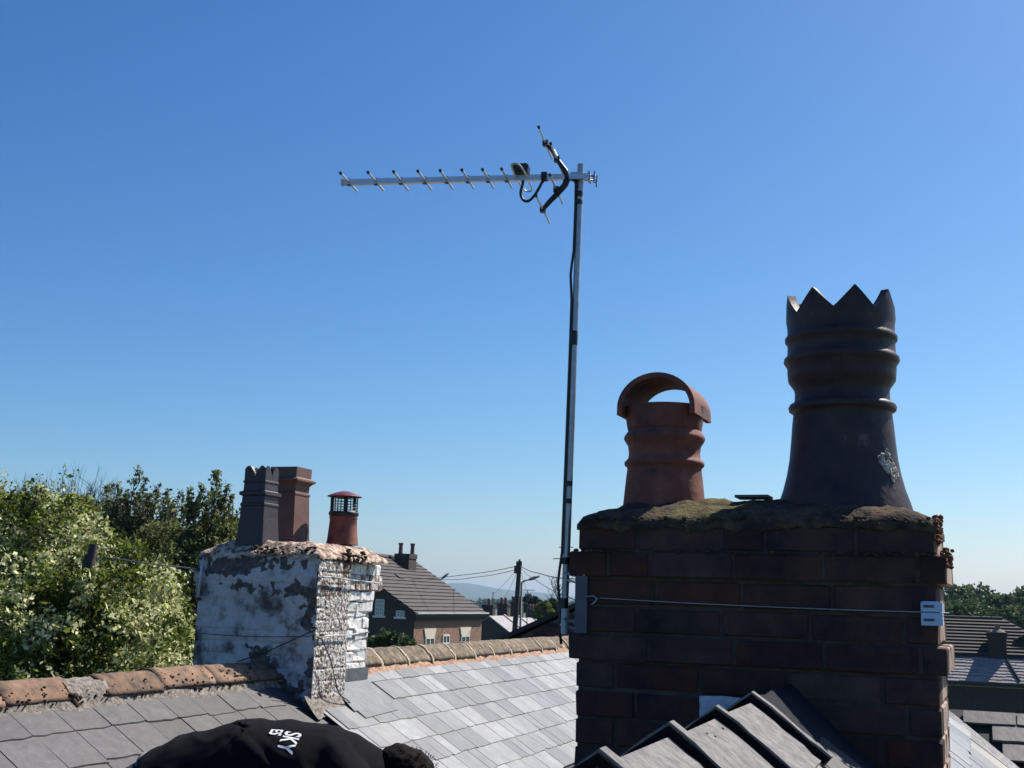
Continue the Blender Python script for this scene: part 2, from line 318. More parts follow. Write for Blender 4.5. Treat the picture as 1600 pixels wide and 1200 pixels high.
def shoots(x0, x1, yb, z, n, hmax, rs):
    q = random.Random(rs); return [(P(q.uniform(x0, x1), yb + q.uniform(-6, 14), z + q.uniform(-.4, .4)), hmax * q.uniform(.35, 1), q.gauss(0, .22), q.randint(16, 30)) for _ in range(n)]
def tree(name, label, base, lumps, leaf, size, mats, weights, trunk_r=.2, group=None, sprigs=None, twigs=None, gap=-.12, limbs=True, cat='tree', clump=0):
    t = thing(name, (base[0], base[1], 0), label, cat, group)
    cs = [Vector(l[0]) for l in lumps]; mid = sum(cs, Vector()) / len(cs)
    tb = MB(); top = Vector((base[0] * .5 + mid.x * .5, base[1] * .5 + mid.y * .5, mid.z * .75))
    tb.tube([Vector((base[0], base[1], -.1)), Vector((base[0], base[1], mid.z * .35)), top], [trunk_r, trunk_r * .75, trunk_r * .5], 8)
    if limbs:
        for c in cs: tb.tube([top - Vector((0, 0, .4)), (top + c) / 2 + Vector((0, 0, .1)), c], [trunk_r * .4, trunk_r * .25, trunk_r * .08], 5)
    tb.build('trunk', M['bark'], t, smooth=True)
    pts = []
    for i, (c, r, n) in enumerate(lumps): pts += lump_pts(c, r, n, i * 7.3, gap)
    if sprigs:
        sb = MB()
        for (p, h, lean, nl) in sprigs:
            nl = int(nl * 1.6)
            p = Vector(p); q = [p + Vector((lean * (k / 5) ** 1.5 * h + random.gauss(0, .01), 0, h * k / 5)) for k in range(6)]
            sb.tube(q, [.012, .01, .008, .007, .005, .003], 4)
            for j in range(nl):
                k = random.uniform(.15, 1) ** .8; a = q[min(4, int(k * 5))]; wdt = .15 * h * (1.25 - k)
                s = a + Vector((random.gauss(0, wdt), random.gauss(0, wdt), random.uniform(0, h / 5)))
                pts.append(tuple(s))
                if j % 4 == 0: sb.tube([a, s], .003, 3, cap=False)
        tag(sb.build('twig', M['bark'], t), kind='stuff')
    if twigs:
        tw = MB()
        for (p, d, L, r, dp) in twigs: branch(tw, Vector(p), Vector(d).normalized(), L, r, dp, .35, 3)
        tw.build('twig', M['tw'], t)
    leaves_mesh('crown', pts, size, mats, weights, t, clump=clump)
    return t

# hawthorn in blossom, left
HW = [(-60, 900, 13.4, 1.25, 7000), (20, 900, 13.2, .95, 7000), (95, 868, 12.9, .62, 4500), (70, 830, 13.3, .42, 2500), (165, 905, 12.6, .5, 3400), (215, 950, 12.4, .50, 3600), (130, 960, 12.2, .62, 5000), (40, 985, 11.9, .70, 5500),
      (235, 1005, 12.2, .42, 3200), (262, 985, 12.3, .25, 1300), (165, 1030, 11.8, .55, 4200), (75, 1060, 11.6, .65, 4200), (-20, 1075, 11.7, .8, 4200), (240, 1060, 11.9, .5, 3000), (138, 918, 11.55, .17, 700), (180, 1120, 11.8, .8, 2500), (40, 1150, 11.8, .9, 2500), (0, 835, 13.4, .5, 2600)]
tree('hawthorn_tree', 'big rounded tree covered in cream blossom left of the white chimney', (-6.6, 13.8), [(P(x, y, z), r, n) for x, y, z, r, n in [(a_, b_, c_, d_, int(e_ * 1.9)) for a_, b_, c_, d_, e_ in HW]], None, .028,
     [M['haw1'], M['haw2'], M['blossom']], [.38, .30, .32], .28, 'trees behind the left roof', sprigs=[(P(x_, y_, 12.8), .28, l_, 60) for x_, y_, l_ in ((30, 810, .3), (70, 800, -.2), (8, 806, .2), (98, 812, .3), (150, 852, .4), (185, 872, .3), (50, 798, .1), (225, 905, .4), (258, 935, .5), (275, 960, .5))], gap=-.06, clump=2.1)
# thin willowy trees behind
def L2(a): return [(P(x, y, z), r, int(n * 1.8)) for x, y, z, r, n in a]
tree('willow_tree', 'olive fine-leaved tree with yellow-green clump, directly behind the blossoming tree', (-8.2, 20.5),
     L2([(120, 845, 19.5, .7, 4200), (60, 850, 20, .9, 4000), (170, 860, 19, .75, 5200), (200, 900, 18.5, .7, 4000), (150, 920, 19, .8, 3000)]), None, .036, [M['wil1'], M['wil2']], [.5, .5], .22, 'trees behind the left roof',
     sprigs=[(P(30, 800, 19.5), .45, .2, 40), (P(48, 795, 19.5), .35, -.1, 30), (P(60, 790, 19.6), .4, .15, 40), (P(8, 800, 19.5), .3, .1, 20)], gap=-.3)
tree('aspen_tree', 'grey-green airy tree with loose upright sprays, in the middle of the left treeline', (-6.2, 19.8),
     L2([(225, 862, 18.8, .52, 3600), (195, 850, 19, .42, 2400), (255, 880, 18.2, .6, 4600), (230, 930, 18, .7, 4200), (275, 940, 17.6, .7, 4200), (265, 850, 18.4, .38, 1900)]), None, .034, [M['wil1'], M['wil2']], [.5, .5], .2, 'trees behind the left roof',
     sprigs=shoots(165, 275, 815, 18.8, 46, .62, 3) + [(P(200, 810, 18.8), .85, .12, 110), (P(185, 812, 18.8), .6, -.15, 70), (P(218, 800, 18.8), .55, .1, 80), (P(235, 812, 18.7), .55, .2, 80), (P(250, 815, 18.6), .45, .15, 60), (P(170, 805, 18.9), .5, -.25, 60), (P(262, 822, 18.6), .3, .3, 36), (P(210, 805, 18.8), .35, 0, 60), (P(228, 805, 18.8), .32, 0, 60), (P(192, 803, 18.8), .3, 0, 50)], gap=-.3)
tree('birch_tree', 'lighter green slender tree with one tall shoot, nearest the dark chimney pots', (-4.6, 18.0),
     L2([(330, 858, 17.5, .46, 3200), (300, 870, 17.6, .46, 3200), (360, 850, 17.4, .4, 2300), (350, 880, 17.2, .6, 4200), (300, 920, 17, .65, 4400), (290, 990, 16.8, .7, 4800), (340, 960, 17, .7, 3000), (310, 1050, 16.8, .7, 3000), (385, 860, 17.5, .5, 2000)]), None, .034, [M['wil1'], M['wil2'], M['haw2']], [.5, .35, .15], .18, 'trees behind the left roof',
     sprigs=shoots(278, 365, 815, 17.5, 36, .5, 4) + [(P(334, 800, 17.4), .62, .02, 160), (P(322, 802, 17.4), .45, -.3, 80), (P(346, 802, 17.4), .42, .15, 80), (P(300, 812, 17.5), .35, -.2, 60), (P(356, 806, 17.4), .3, .2, 50), (P(285, 822, 17.6), .3, -.1, 40), (P(310, 806, 17.5), .3, -.1, 60)], gap=-.3)
tw = [(P(x, y, 22 + random.uniform(-.6, .6)), (random.uniform(-.25, .35), 0, 1), random.uniform(.26, .46), .009, 2) for x, y in [(random.uniform(10, 175), random.uniform(788, 825)) for _ in range(70)]]
t = thing('bare_tree', (-8.4, 22.5, 0), 'leafless purplish twiggy tree top showing above the blossoming tree', 'tree', 'trees behind the left roof')
b = MB(); b.tube([(-8.4, 22.5, -.1), (-8.2, 22.3, 5), P(115, 880, 22)], [.2, .15, .08], 7)
for q in tw: b.tube([P(115, 880, 22), (P(115, 880, 22) + q[0]) / 2 - Vector((0, 0, .1)), q[0]], [.04, .025, .012], 4)
b.build('trunk', M['bark'], t)
b = MB()
for q in tw: branch(b, q[0], Vector(q[1]).normalized(), q[2], q[3], q[4], .3, 3)
b.build('crown', M['tw'], t)
tree('gorse_bush', 'small yellow clump on top of the blossoming tree line', (-7.6, 17.6), L2([(112, 803, 17.2, .26, 1100), (128, 812, 17.2, .22, 800), (103, 800, 17.2, .18, 500)]), None, .05, [M['yel'], M['wil1']], [.75, .25], .06, gap=-.5, cat='bush')

# woods on the right
for i, (name, lab, px, z, hgt, wd) in enumerate([
        ('oak_tree', 'dark green oak immediately right of the big chimney corner', 1487, 150, 44, 5.2), ('oak_tree', 'broad oak second from the big chimney, highest of the right wood', 1525, 158, 45, 5.6),
        ('oak_tree', 'oak with lighter top between the tallest oak and the photo edge', 1562, 150, 30, 4.2), ('oak_tree', 'oak rising at the right edge of the picture', 1612, 146, 46, 5.5), ('oak_tree', 'low dark oak in front, above the small chimney', 1585, 128, 14, 3.6),
        ('oak_tree', 'low oak in front just above the striped tile roof', 1505, 130, 22, 3.8)]):
    top = P(px, 958 + (px - 1475) * .03 - hgt, z); R = wd; lum = []
    cx = top - Vector((0, 0, R * .55))
    lum.append((cx, R * .55, 2600))
    for k in range(8):
        a = k * 2.4; lum.append((cx + Vector((cos(a) * R * .62, sin(a) * R * .5, random.uniform(-.55, .12) * R)), R * random.uniform(.3, .46), 1500))
    tree(name, lab, (top.x, top.y), lum, None, .34, [M['oak1'], M['oak2']], [.62, .38], .35, 'oaks of the wood on the right', gap=-.3)

# middle-distance bare tree, conifer, bushes
bt = thing('bare_tree', (P(873, 950, 55).x, 55, 0), 'leafless round-headed tree just left of the aerial mast foot', 'tree')
b = MB(); p0 = P(873, 950, 55); b.tube([(p0.x, 55, -.1), p0 - Vector((0, 0, 1)), p0], [.2, .12, .09], 6); b.build('trunk', M['bark'], bt)
b = MB(); rr = random.Random(5)
for k in range(7): branch(b, p0 + Vector((0, 0, .25 * k * .4)), Vector((rr.gauss(-.25, .6), rr.gauss(0, .3), .9)).normalized(), .62, .036, 3, .5, 3, rr)
b.build('crown', M['bark'], bt)
for i, (nme, lab, px, py, z, r, ms, wt) in enumerate([('conifer_tree', 'tiny dark conifer right of the far terrace chimneys', 836, 943, 140, .75, ['con', 'oak1'], [.8, .2]), ('conifer_tree', 'dark conifer behind the last terrace chimney, taller of two', 826, 940, 142, .8, ['con', 'oak1'], [.8, .2]),
        ('bush', 'yellow-green bush left of the mast above the dark gable', 850, 951, 100, .55, ['haw2', 'oak1'], [.4, .6]), ('bush', 'green bush behind the dark gable roof, below the bare tree', 866, 947, 102, .6, ['haw2', 'oak1'], [.25, .75])]):
    c = P(px, py, z)
    tree(nme, lab, (c.x, c.y), [(c, r, 700), (c - Vector((r * .5, 0, r * .7)), r, 500), (c + Vector((r * .7, 0, -r * .8)), r, 500)], None, .22, [M[m] for m in ms], wt, .12, limbs=False, cat='tree' if 'tree' in nme else 'bush')
# green shrubs in front of the midground gable
sh = thing('garden_shrub', (P(612, 1000, 40).x, 40, 0), 'dark green shrubs growing in shade before the midground gable wall', 'shrub')
b = MB(); c = P(612, 1000, 40); b.tube([(c.x, 40, -.1), c], [.1, .04], 6); b.build('trunk', M['bark'], sh)
pp = []
for x, y, r in ((590, 1010, .38), (606, 1003, .34), (625, 1011, .42), (640, 1016, .34), (575, 1020, .5)): pp += lump_pts(P(x, y, 40), r, 450, x)
leaves_mesh('crown', pp, .11, [M['oak1'], M['oak2']], [.7, .3], sh)
# far belt of woodland
fp = []
for i in range(260):
    x = random.uniform(-420, 620); y = random.uniform(800, 1500); r = random.uniform(3.5, 6); zc = random.uniform(2, 5)
    if x / y < -.16 and random.random() < .5: continue
    fp += lump_pts((x, y, zc), r, 110, i, gap=-.4, squash=.8)
fo = leaves_mesh('woodland', fp, 2.4, [M['oak1'], M['con']], [.6, .4], None); tag(fo, kind='stuff', label='far belt of dark woodland below the blue hill', cat='woodland')

# ------------------------------------------------------------------ frame of the terrace
V = Vector((sin(THETA), cos(THETA), 0)); U = Vector((cos(THETA), -sin(THETA), 0)); UPV = Vector((0, 0, 1))
R0 = Vector((-1.065, 8.76, H0))
PIT = radians(33)
def T(l, d, z): return R0 + V * l + U * d + UPV * z          # z relative to the eye
DN = (U * cos(PIT) - UPV * sin(PIT)); NR = (U * sin(PIT) + UPV * cos(PIT))

def jit_box_mesh(name, sx, sy, sz, bev, jit, mats, seed, segs=1):
    bm = bmesh.new(); bmesh.ops.create_cube(bm, size=1)
    for v in bm.verts: v.co = Vector((v.co.x * sx, v.co.y * sy, v.co.z * sz))
    bmesh.ops.bevel(bm, geom=list(bm.edges), offset=bev, segments=segs, affect='EDGES')
    rnd = random.Random(seed)
    for v in bm.verts: v.co += Vector((rnd.gauss(0, jit), rnd.gauss(0, jit), rnd.gauss(0, jit)))
    me = bpy.data.meshes.new(name); bm.to_mesh(me); bm.free()
    for m in (mats if isinstance(mats, (list, tuple)) else [mats]): me.materials.append(m)
    return me
def slate_mesh(wd, ln, th, mt, seed):
    rnd = random.Random(seed); n = 5; vs = []; ch = rnd.random()
    cut = [rnd.gauss(0, .0042 if mt.name.startswith('old') else .0024) for _ in range(n)]
    if ch < .3: cut[0] -= rnd.uniform(.004, .012)
    elif ch < .5: cut[-1] -= rnd.uniform(.004, .010)
    for zz in (0, 1):
        for i in range(n):
            x = -wd / 2 + wd * i / (n - 1); y = cut[i] - (0 if not zz else .003)
            vs.append((x + (0.002 if i == 0 and zz else -0.002 if i == n - 1 and zz else 0), y, th * zz))
        for i in range(n):
            vs.append((-wd / 2 + wd * i / (n - 1) + rnd.gauss(0, .0008), -ln, th * zz))
    fs = []
    o = 2 * n
    for i in range(n - 1):
        fs.append((i, i + n, i + n + 1, i + 1)); fs.append((o + i, o + i + 1, o + i + n + 1, o + i + n)); fs.append((i, i + 1, o + i + 1, o + i))
    fs.append((0, o, o + n, n)); fs.append((n - 1, 2 * n - 1, o + 2 * n - 1, o + n - 1))
    me = bpy.data.meshes.new('slate'); me.from_pydata(vs, [], fs); me.materials.append(mt); me.update(); return me

def lay_slates(parent, O, AX, DD, NN, rows, gauge, widths, l0, l1, th, mt, s0, cut=None, seed=1, lim=300, jl=.003, rowj=.002):
    """O origin, AX along the ridge, DD down the slope, NN normal; first tail edge at s0"""
    rnd = random.Random(seed); meshes = {}
    cnt = 0; spare = MB()
    for r in range(rows):
        s = s0 + r * gauge; l = l0 - rnd.uniform(0, .25) - (r % 2) * widths[0] * .5
        k = 0
        while l < l1:
            wd = rnd.choice(widths); a = l + wd / 2; l += wd
            if cut and not cut(a, s, wd): continue
            ln_ = min(gauge * 2.1, s - .035); key = (wd, rnd.randrange(5), round(ln_, 3))
            if key not in meshes: meshes[key] = slate_mesh(wd - .004, ln_, th, mt, int(wd * 1000) + key[1])
            tl = th * 2.0 / gauge + rnd.gauss(0, .004)
            Y = (DD * 1 + NN * (tl * .5)).normalized(); Z = (NN - Y * NN.dot(Y)).normalized()
            yaw = rnd.gauss(0, .006); X = (AX * cos(yaw) + Y * sin(yaw)).normalized(); Y = Z.cross(X)
            if Y.dot(DD) < 0: Y = -Y
            X = Y.cross(Z) if X.dot(Y.cross(Z)) > 0 else -Y.cross(Z)
            pos = O + AX * (a + rnd.gauss(0, .001)) + DD * (s + rnd.gauss(0, jl)) + NN * (th * 2.2 + rnd.gauss(0, .0006))
            place('slate', meshes[key], axes(X, Y, Z, pos), parent); cnt += 1
    return cnt

# ------------------------------------------------------------------ left house
YA = T(0, 0, 0)
def house(label, l0, l1, rise, name='terraced_house'):
    h = thing(name, T((l0 + l1) / 2, 0, -H0), label, 'house', 'terraced houses under the long slate roof')
    b = MB()
    eL, eR = -3.6, 1.80
    zr = -rise; zL = zr - 3.4 * tan(PIT); zR = zr - 1.8 * tan(PIT)
    # roof deck as a thick sheet
    rf = MB(); tk = .05
    for (d, z, sg) in ((eR, zR, 1), (eL, zL, -1)):
        a = [T(l0, 0, zr), T(l1, 0, zr), T(l1, d, zr - abs(d) * tan(PIT)), T(l0, d, zr - abs(d) * tan(PIT))]
        rf.add(a + [p - UPV * tk for p in a], [(0, 1, 2, 3), (7, 6, 5, 4), (0, 4, 5, 1), (1, 5, 6, 2), (2, 6, 7, 3), (3, 7, 4, 0)])
    roof = rf.build('roof', M['underlay'], h)
    wb = MB()
    zb = zr - .25
    for (la, lb) in ((l0 + .02, l0 + .25), (l1 - .25, l1 - .02)):
        pts = [T(la, eL + .3, -H0), T(la, eR - .05, -H0), T(la, eR - .05, zb - (1.75) * tan(PIT)), T(la, 0, zb), T(la, eL + .3, zb - 3.3 * tan(PIT))]
        pt2 = [p + V * (lb - la) for p in pts]
        wb.add(pts + pt2, [(0, 1, 2, 3, 4), (9, 8, 7, 6, 5)] + [(i, i + 5, (i + 1) % 5 + 5, (i + 1) % 5) for i in range(5)])
    for d in (eL + .35, eR - .15):
        c = T((l0 + l1) / 2, d, (-H0 + zb - abs(d) * tan(PIT)) / 2 - .02); hh = (zb - abs(d) * tan(PIT) + H0) / 2 - .02
        wb.box(c, .11, (l1 - l0) / 2 - .26, hh, U, V, UPV)
    wb.build('wall', M['brick_shade'], h)
    return h, roof
hL, roofL = house('terraced house whose dark purple slates and orange ridge fill the lower left', -8.6, -1.0, .50)
hR, roofR = house('terraced house with pale grey new slates right of the white chimney', -1.0, 11.0, .45)
lay_slates(roofL, T(0, 0, -.50), V, DN, NR, 7, .222, [.262, .262, .27], -5.6, -.95, .007, M['slate_old'], .30, seed=3,
           cut=lambda a, s, w: not (a > -1.26 and s < .50) and (a > -5.2), jl=.009)
lay_slates(roofR, T(0, 0, -.45), V, DN, NR, 7, .199, [.29, .29, .15, .145, .26], -.95, 6.4, .006, M['slate_new'], .275, seed=5,
           cut=lambda a, s, w: not (a < -.32 and s < .52) and a < 6.2 + 0 * s and not (a > 3.9 + .0 and s > .75 + 0.0 and a > 5.0), jl=.0015)
# half-round ridge tiles
def ridge_tile_mesh(name, L, R, th, mt, seed, arc=1.0, nose=0.0):
    rnd = random.Random(seed); vs = []; n = 14; m = 9
    for side in (0, 1):
        rr = R - th * side
        for j in range(m):
            y = -L / 2 + L * j / (m - 1)
            ex = nose if j >= m - 2 else 0
            for i in range(n + 1):
                q = pi * (i / n) * arc + pi * (1 - arc) / 2
                k = (rr + ex) * (1 - .12 * sin(2 * q) ** 2) + .006 * noise.noise(Vector((i * .7 + seed, j * .7, side * 9)))
                edge = .006 * noise.noise(Vector((i * 1.3, seed * 3.1, j))) if j in (0, m - 1) else 0
                vs.append((cos(q) * k, y + edge, sin(q) * k))
    fs = []; c = (n + 1) * m
    for j in range(m - 1):
        for i in range(n):
            a = j * (n + 1) + i; fs.append((a, a + 1, a + n + 2, a + n + 1)); fs.append((c + a, c + a + n + 1, c + a + n + 2, c + a + 1))
    for i in range(n):
        fs.append((i, c + i, c + i + 1, i + 1)); a = (m - 1) * (n + 1) + i; fs.append((a, a + 1, c + a + 1, c + a))
    for j in range(m - 1):
        a = j * (n + 1); fs.append((a, a + n + 1, c + a + n + 1, c + a)); a += n; fs.append((a, c + a, c + a + n + 1, a + n + 1))
    me = bpy.data.meshes.new(name); me.from_pydata(vs, [], fs); me.materials.append(mt)
    me.polygons.foreach_set('use_smooth', [True] * len(me.polygons)); me.update(); return me
rtm = [ridge_tile_mesh('ridge_tile', .44, .125, .016, M['ridge_clay'], k, .92) for k in range(3)]
rt_l = [(-5.65, .46), (-5.18, .46), (-4.72, .44), (-4.26, .46), (-3.80, .45), (-3.33, .46), (-2.65, .46), (-2.18, .48), (-1.72, .44), (-1.37, .27)]
for i, (l, ln) in enumerate(rt_l):
    Mx = axes(U, V, UPV, T(l, random.gauss(0, .004), -.505 - .03 + random.gauss(0, .004)), 1, ln / .44, .90)
    place('ridge_tile', rtm[i % 3], Mx, roofL)
rts = [ridge_tile_mesh('ridge_tile', .44, .14, .018, M['ridge_stone'], k + 5, .9) for k in range(3)]
l = -.30; i = 0
while l < 8.6:
    Mx = axes(U, V, UPV, T(l + .225, random.gauss(0, .004), -.455 - .055 + random.gauss(0, .004) + .0), 1, 1.0, .97)
    place('ridge_tile', rts[i % 3], Mx, roofR); l += .465; i += 1
# mortar bedding (joined), joints
def bedding(name, l0, l1, zr, mt, parent, wd, lift, seed, rough=.008):
    b = MB(); n = int((l1 - l0) / .03); vs = []
    for j in range(n + 1):
        l = l0 + (l1 - l0) * j / n
        for k, (d, z) in enumerate(((.04, .03), (.085, lift * .9), (.115, lift * .75), (wd * .8, lift * .38), (wd, lift * .12), (wd + .006, -.02))):
            e = rough * nm(l * 9, k * 3.3 + seed, 0) + rough * .6 * nm(l * 30, k * 5 + seed, 1)
            vs.append(T(l, d + e + (.012 * nm(l * 5, seed, 2) if k > 2 else 0), zr - d * tan(PIT) + .008 + z + e))
    b.add(vs, [(j * 6 + k, j * 6 + k + 1, (j + 1) * 6 + k + 1, (j + 1) * 6 + k) for j in range(n) for k in range(5)])
    return b.build(name, mt, parent, smooth=True)
bedding('mortar_bedding', -5.7, -1.24, -.50, M['grey_mortar'], roofL, .145, .05, 1)
bedding('mortar_bedding', -.36, 9, -.45, M['ridge_mortar'], roofR, .165, .062, 4)
jb = MB()
l = -.30
while l < 8.6:
    n = 12
    for s_ in range(n):
        q0 = pi * (.04 + .5 * s_ / n); q = q0
        c = T(l - .008 + .006 * nm(s_, l * 9, 0), cos(q) * .1375 * (1 - .12 * sin(2 * q) ** 2), -.51 + sin(q) * .1335 * (1 - .12 * sin(2 * q) ** 2))
        jb.box(c, .012 + .006 * nm(s_ * 2.3, l * 7, 3), .020, .0055 + .003 * nm(s_ * 3.1, l * 5, 9), V, (-sin(q) * U + cos(q) * UPV), (cos(q) * U + sin(q) * UPV))
    l += .465
tag(jb.build('joint_mortar', M['joint'], roofR), kind='stuff')
# grey mortar stretch and moss on the left ridge
def blob_row(name, mt, parent, items, seed=0, sub=2):
    b = bmesh.new()
    for (c, r, sq) in items:
        mm = Matrix.Translation(Vector(c) - worldloc(parent)) @ Matrix.Diagonal((r, r, r * sq, 1))
        res = bmesh.ops.create_icosphere(b, subdivisions=sub, radius=1, matrix=mm)
        for v in res['verts']: v.co += (v.co + worldloc(parent) - Vector(c)).normalized() * r * .35 * noise.noise(v.co * (1.5 / r) + Vector((seed, 0, 0)))
    me = bpy.data.meshes.new(name); b.to_mesh(me); b.free(); me.materials.append(mt); me.polygons.foreach_set('use_smooth', [True] * len(me.polygons))
    o = bpy.data.objects.new(name, me); col.objects.link(o); o.parent = parent; return o
gm = MB(); n = 26; m = 12; vs = []
for j in range(n + 1):
    l = -3.14 + .30 * j / n
    for i in range(m + 1):
        q = pi * i / m; rr = .112 + .016 * nm(l * 14, i, 3) + .008 * nm(l * 45, i * 3, 1)
        vs.append(T(l, cos(q) * rr, -.535 + sin(q) * rr * .9))
gm.add(vs, [(j * (m + 1) + i, j * (m + 1) + i + 1, (j + 1) * (m + 1) + i + 1, (j + 1) * (m + 1) + i) for j in range(n) for i in range(m)])
gm.build('mortar_patch', M['grey_mortar'], roofL, smooth=True)
items = []
for k in range(190):
    l = random.uniform(-3.6, -1.45) if k % 3 else random.uniform(-2.4, -1.5)
    q = random.betavariate(1.1, 4.2) * pi * .42 if k % 3 else random.uniform(0, .42) * pi
    rr = .118; items.append((T(l, cos(q) * rr, -.535 + sin(q) * rr * .9), random.uniform(.003, .011), .6))
items += [(T(random.gauss(-3.12, .03), .11 + random.gauss(0, .008), -.53 + random.uniform(-.02, .03)), random.uniform(.01, .022), .8) for _ in range(14)]
tag(blob_row('moss', M['dark_moss'], roofL, items, 3, 1), kind='stuff')
gb = MB()
for k in range(22): 
    q = k / 21
# valley gutter between the two roofs
vg = MB()
for l0_, l1_ in ((-8.6, 11.0),):
    z = -.45 - 1.8 * tan(PIT) - .04
    vg.box(T((l0_ + l1_) / 2, 1.86, z), .16, (l1_ - l0_) / 2, .012, U, V, UPV)
vg.build('valley_gutter', M['lead'], hR)

# ------------------------------------------------------------------ rear roof under the big chimney
TH2 = radians(22.3); V2 = Vector((sin(TH2), cos(TH2), 0)); U2 = Vector((cos(TH2), -sin(TH2), 0))
A = P(901, 1000, 3.23)
def B(u, v, z): return Vector((A.x, A.y, 0)) + U2 * u + V2 * v + UPV * (H0 + z)
G1 = P(1178, 1090, 2.5); G0 = P(948, 1176, 1.5)
rdir = Vector((G1.x - G0.x, G1.y - G0.y, 0)).normalized(); rnx = Vector((rdir.y, -rdir.x, 0))
hz_ = (G1.z + G0.z) / 2
rear = thing('rear_extension', (G1.x, G1.y + 1, 0), 'rear house wing below the camera with grey concrete ridge tiles running to the big chimney', 'house')
rp = radians(38); zt = hz_ - .035
def G(l, d, z=0): return Vector((G1.x, G1.y, zt)) + rdir * l + rnx * d + UPV * z
rb = MB(); tk = .05
for sg, dmax in ((1, 1.9), (-1, 1.72)):
    l1 = 3.0
    a = [G(-2.6, 0), G(.52, 0), G(.52, sg * dmax, -dmax * tan(rp)), G(-2.6, sg * dmax, -dmax * tan(rp))]
    rb.add(a + [p - UPV * tk for p in a], [(0, 1, 2, 3), (7, 6, 5, 4), (0, 4, 5, 1), (1, 5, 6, 2), (2, 6, 7, 3), (3, 7, 4, 0)])
for sg in (1,):
    a = [G(1.05, 0), G(3.0, 0), G(3.0, 1.9, -1.9 * tan(rp)), G(.56, 1.9, -1.9 * tan(rp)), G(.56, .62, -.62 * tan(rp)), G(1.05, .62, -.62 * tan(rp))]
    rb.add(a + [p - UPV * tk for p in a], [(0, 1, 2, 3, 4, 5), (11, 10, 9, 8, 7, 6), (1, 7, 8, 2), (0, 6, 7, 1)])
rroof = rb.build('roof', M['underlay'], rear)
wb = MB(); hh = (zt - 1.55 * tan(rp) - .1) / 2
wb.box((*(G(.2, 0).xy), hh), 1.5, 2.7, hh, rnx, rdir, UPV); wb.build('wall', M['brick_shade'], rear)
# right slope near the corner carries slates (pale), seen past the chimney
DG = (rnx * cos(rp) - UPV * sin(rp)); NG = (rnx * sin(rp) + UPV * cos(rp))
lay_slates(rroof, G(0, 0, 0), rdir, DG, NG, 7, .20, [.28, .28, .15], .60, 2.95, .006, M['slate_new'], .3, seed=9, cut=lambda a, s, w: a > 1.2 or s > .85)
lay_slates(rroof, G(0, 0, 0), rdir, DG, NG, 5, .20, [.28, .28, .15], -2.4, .45, .006, M['slate_old'], .33, seed=10, cut=lambda a, s, w: a < .35)
DG2 = (-rnx * cos(rp) - UPV * sin(rp)); NG2 = (-rnx * sin(rp) + UPV * cos(rp))
lay_slates(rroof, G(0, 0, 0), rdir, DG2, NG2, 4, .20, [.28, .28], -2.4, .8, .006, M['slate_new'], .3, seed=12)
# angular ridge tiles with a raised collar
def angle_ridge_mesh(L, wing, p, th, seed):
    rnd = random.Random(seed); b = MB()
    for sg in (1, -1):
        D_ = Vector((sg * cos(p), 0, -sin(p))); N_ = Vector((sg * sin(p), 0, cos(p)))
        def slab(y0, y1, t0, t1, w):
            nn = 7; vs = []
            for y in (y0, y1):
                for tt in (t0, t1):
                    for k in range(nn + 1):
                        s = w * k / nn; vs.append((D_ * (s + (rnd.gauss(0, .0025) if k == nn else 0)) + N_ * (tt + rnd.gauss(0, .0009)) if k else Vector((0, 0, tt / cos(p) - .003))) + Vector((0, y + .0022 * noise.noise(Vector((k * 1.7 + seed * 5, y * 9, tt * 40))), 0)))
            q = nn + 1; fs = []
            for k in range(nn):
                fs += [(k, k + 1, q + k + 1, q + k), (2 * q + k, 3 * q + k, 3 * q + k + 1, 2 * q + k + 1), (q + k, q + k + 1, 3 * q + k + 1, 3 * q + k), (k, 2 * q + k, 2 * q + k + 1, k + 1)]
            fs += [(0, q, 3 * q, 2 * q), (nn, 2 * q + nn, 3 * q + nn, q + nn)]
            b.add(vs, fs)
        slab(-L / 2, L / 2 - .026, 0, th, wing); slab(L / 2 - .027, L / 2, 0.0005, th + .017, wing + .004); shade_i = len(b.f)
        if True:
            slab(L / 2 - .031, L / 2 - .0265, th - .002, th + .013, wing + .001); b.m[shade_i:] = [1] * (len(b.f) - shade_i)  # near-black strip: shade painted onto the collar's step face
    me = bpy.data.meshes.new('ridge_tile'); me.from_pydata([v for v in b.v], [], b.f); me.materials.append(M['concrete_tile']); me.materials.append(M['collar_shade']); me.polygons.foreach_set('material_index', b.m); me.update(); return me
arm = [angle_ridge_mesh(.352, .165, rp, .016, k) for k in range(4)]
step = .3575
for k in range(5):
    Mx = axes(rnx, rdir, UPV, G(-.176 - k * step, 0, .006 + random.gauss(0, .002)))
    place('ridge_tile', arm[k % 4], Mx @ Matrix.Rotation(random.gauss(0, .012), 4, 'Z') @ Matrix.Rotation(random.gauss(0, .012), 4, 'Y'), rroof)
items = []
for k in range(70):
    l_ = random.uniform(-1.3, 0); d_ = random.uniform(.01, .15)
    items.append((G(l_, d_, -d_ * tan(rp) + .024), random.uniform(.002, .005), .5))
tag(blob_row('moss', M['dark_moss'], rroof, items, 12, 1), kind='stuff')
gb = MB()                                     # mortar bedding of the near ridge
for sg in (1, -1):
    vs = []; n = 60
    for j in range(n + 1):
        l = -2.1 + 2.1 * j / n
        for k, (d, z) in enumerate(((.10, .0), (.135, .02), (.17, .012), (.20, -.012))):
            e = .006 * nm(l * 20, k * 3, sg)
            vs.append(G(l, sg * (d + e), -d * tan(rp) + z + e))
    gb.add(vs, [(j * 4 + k, j * 4 + k + 1, (j + 1) * 4 + k + 1, (j + 1) * 4 + k) for j in range(n) for k in range(3)])
gb.build('mortar_bedding', M['grey_mortar'], rroof, smooth=True)
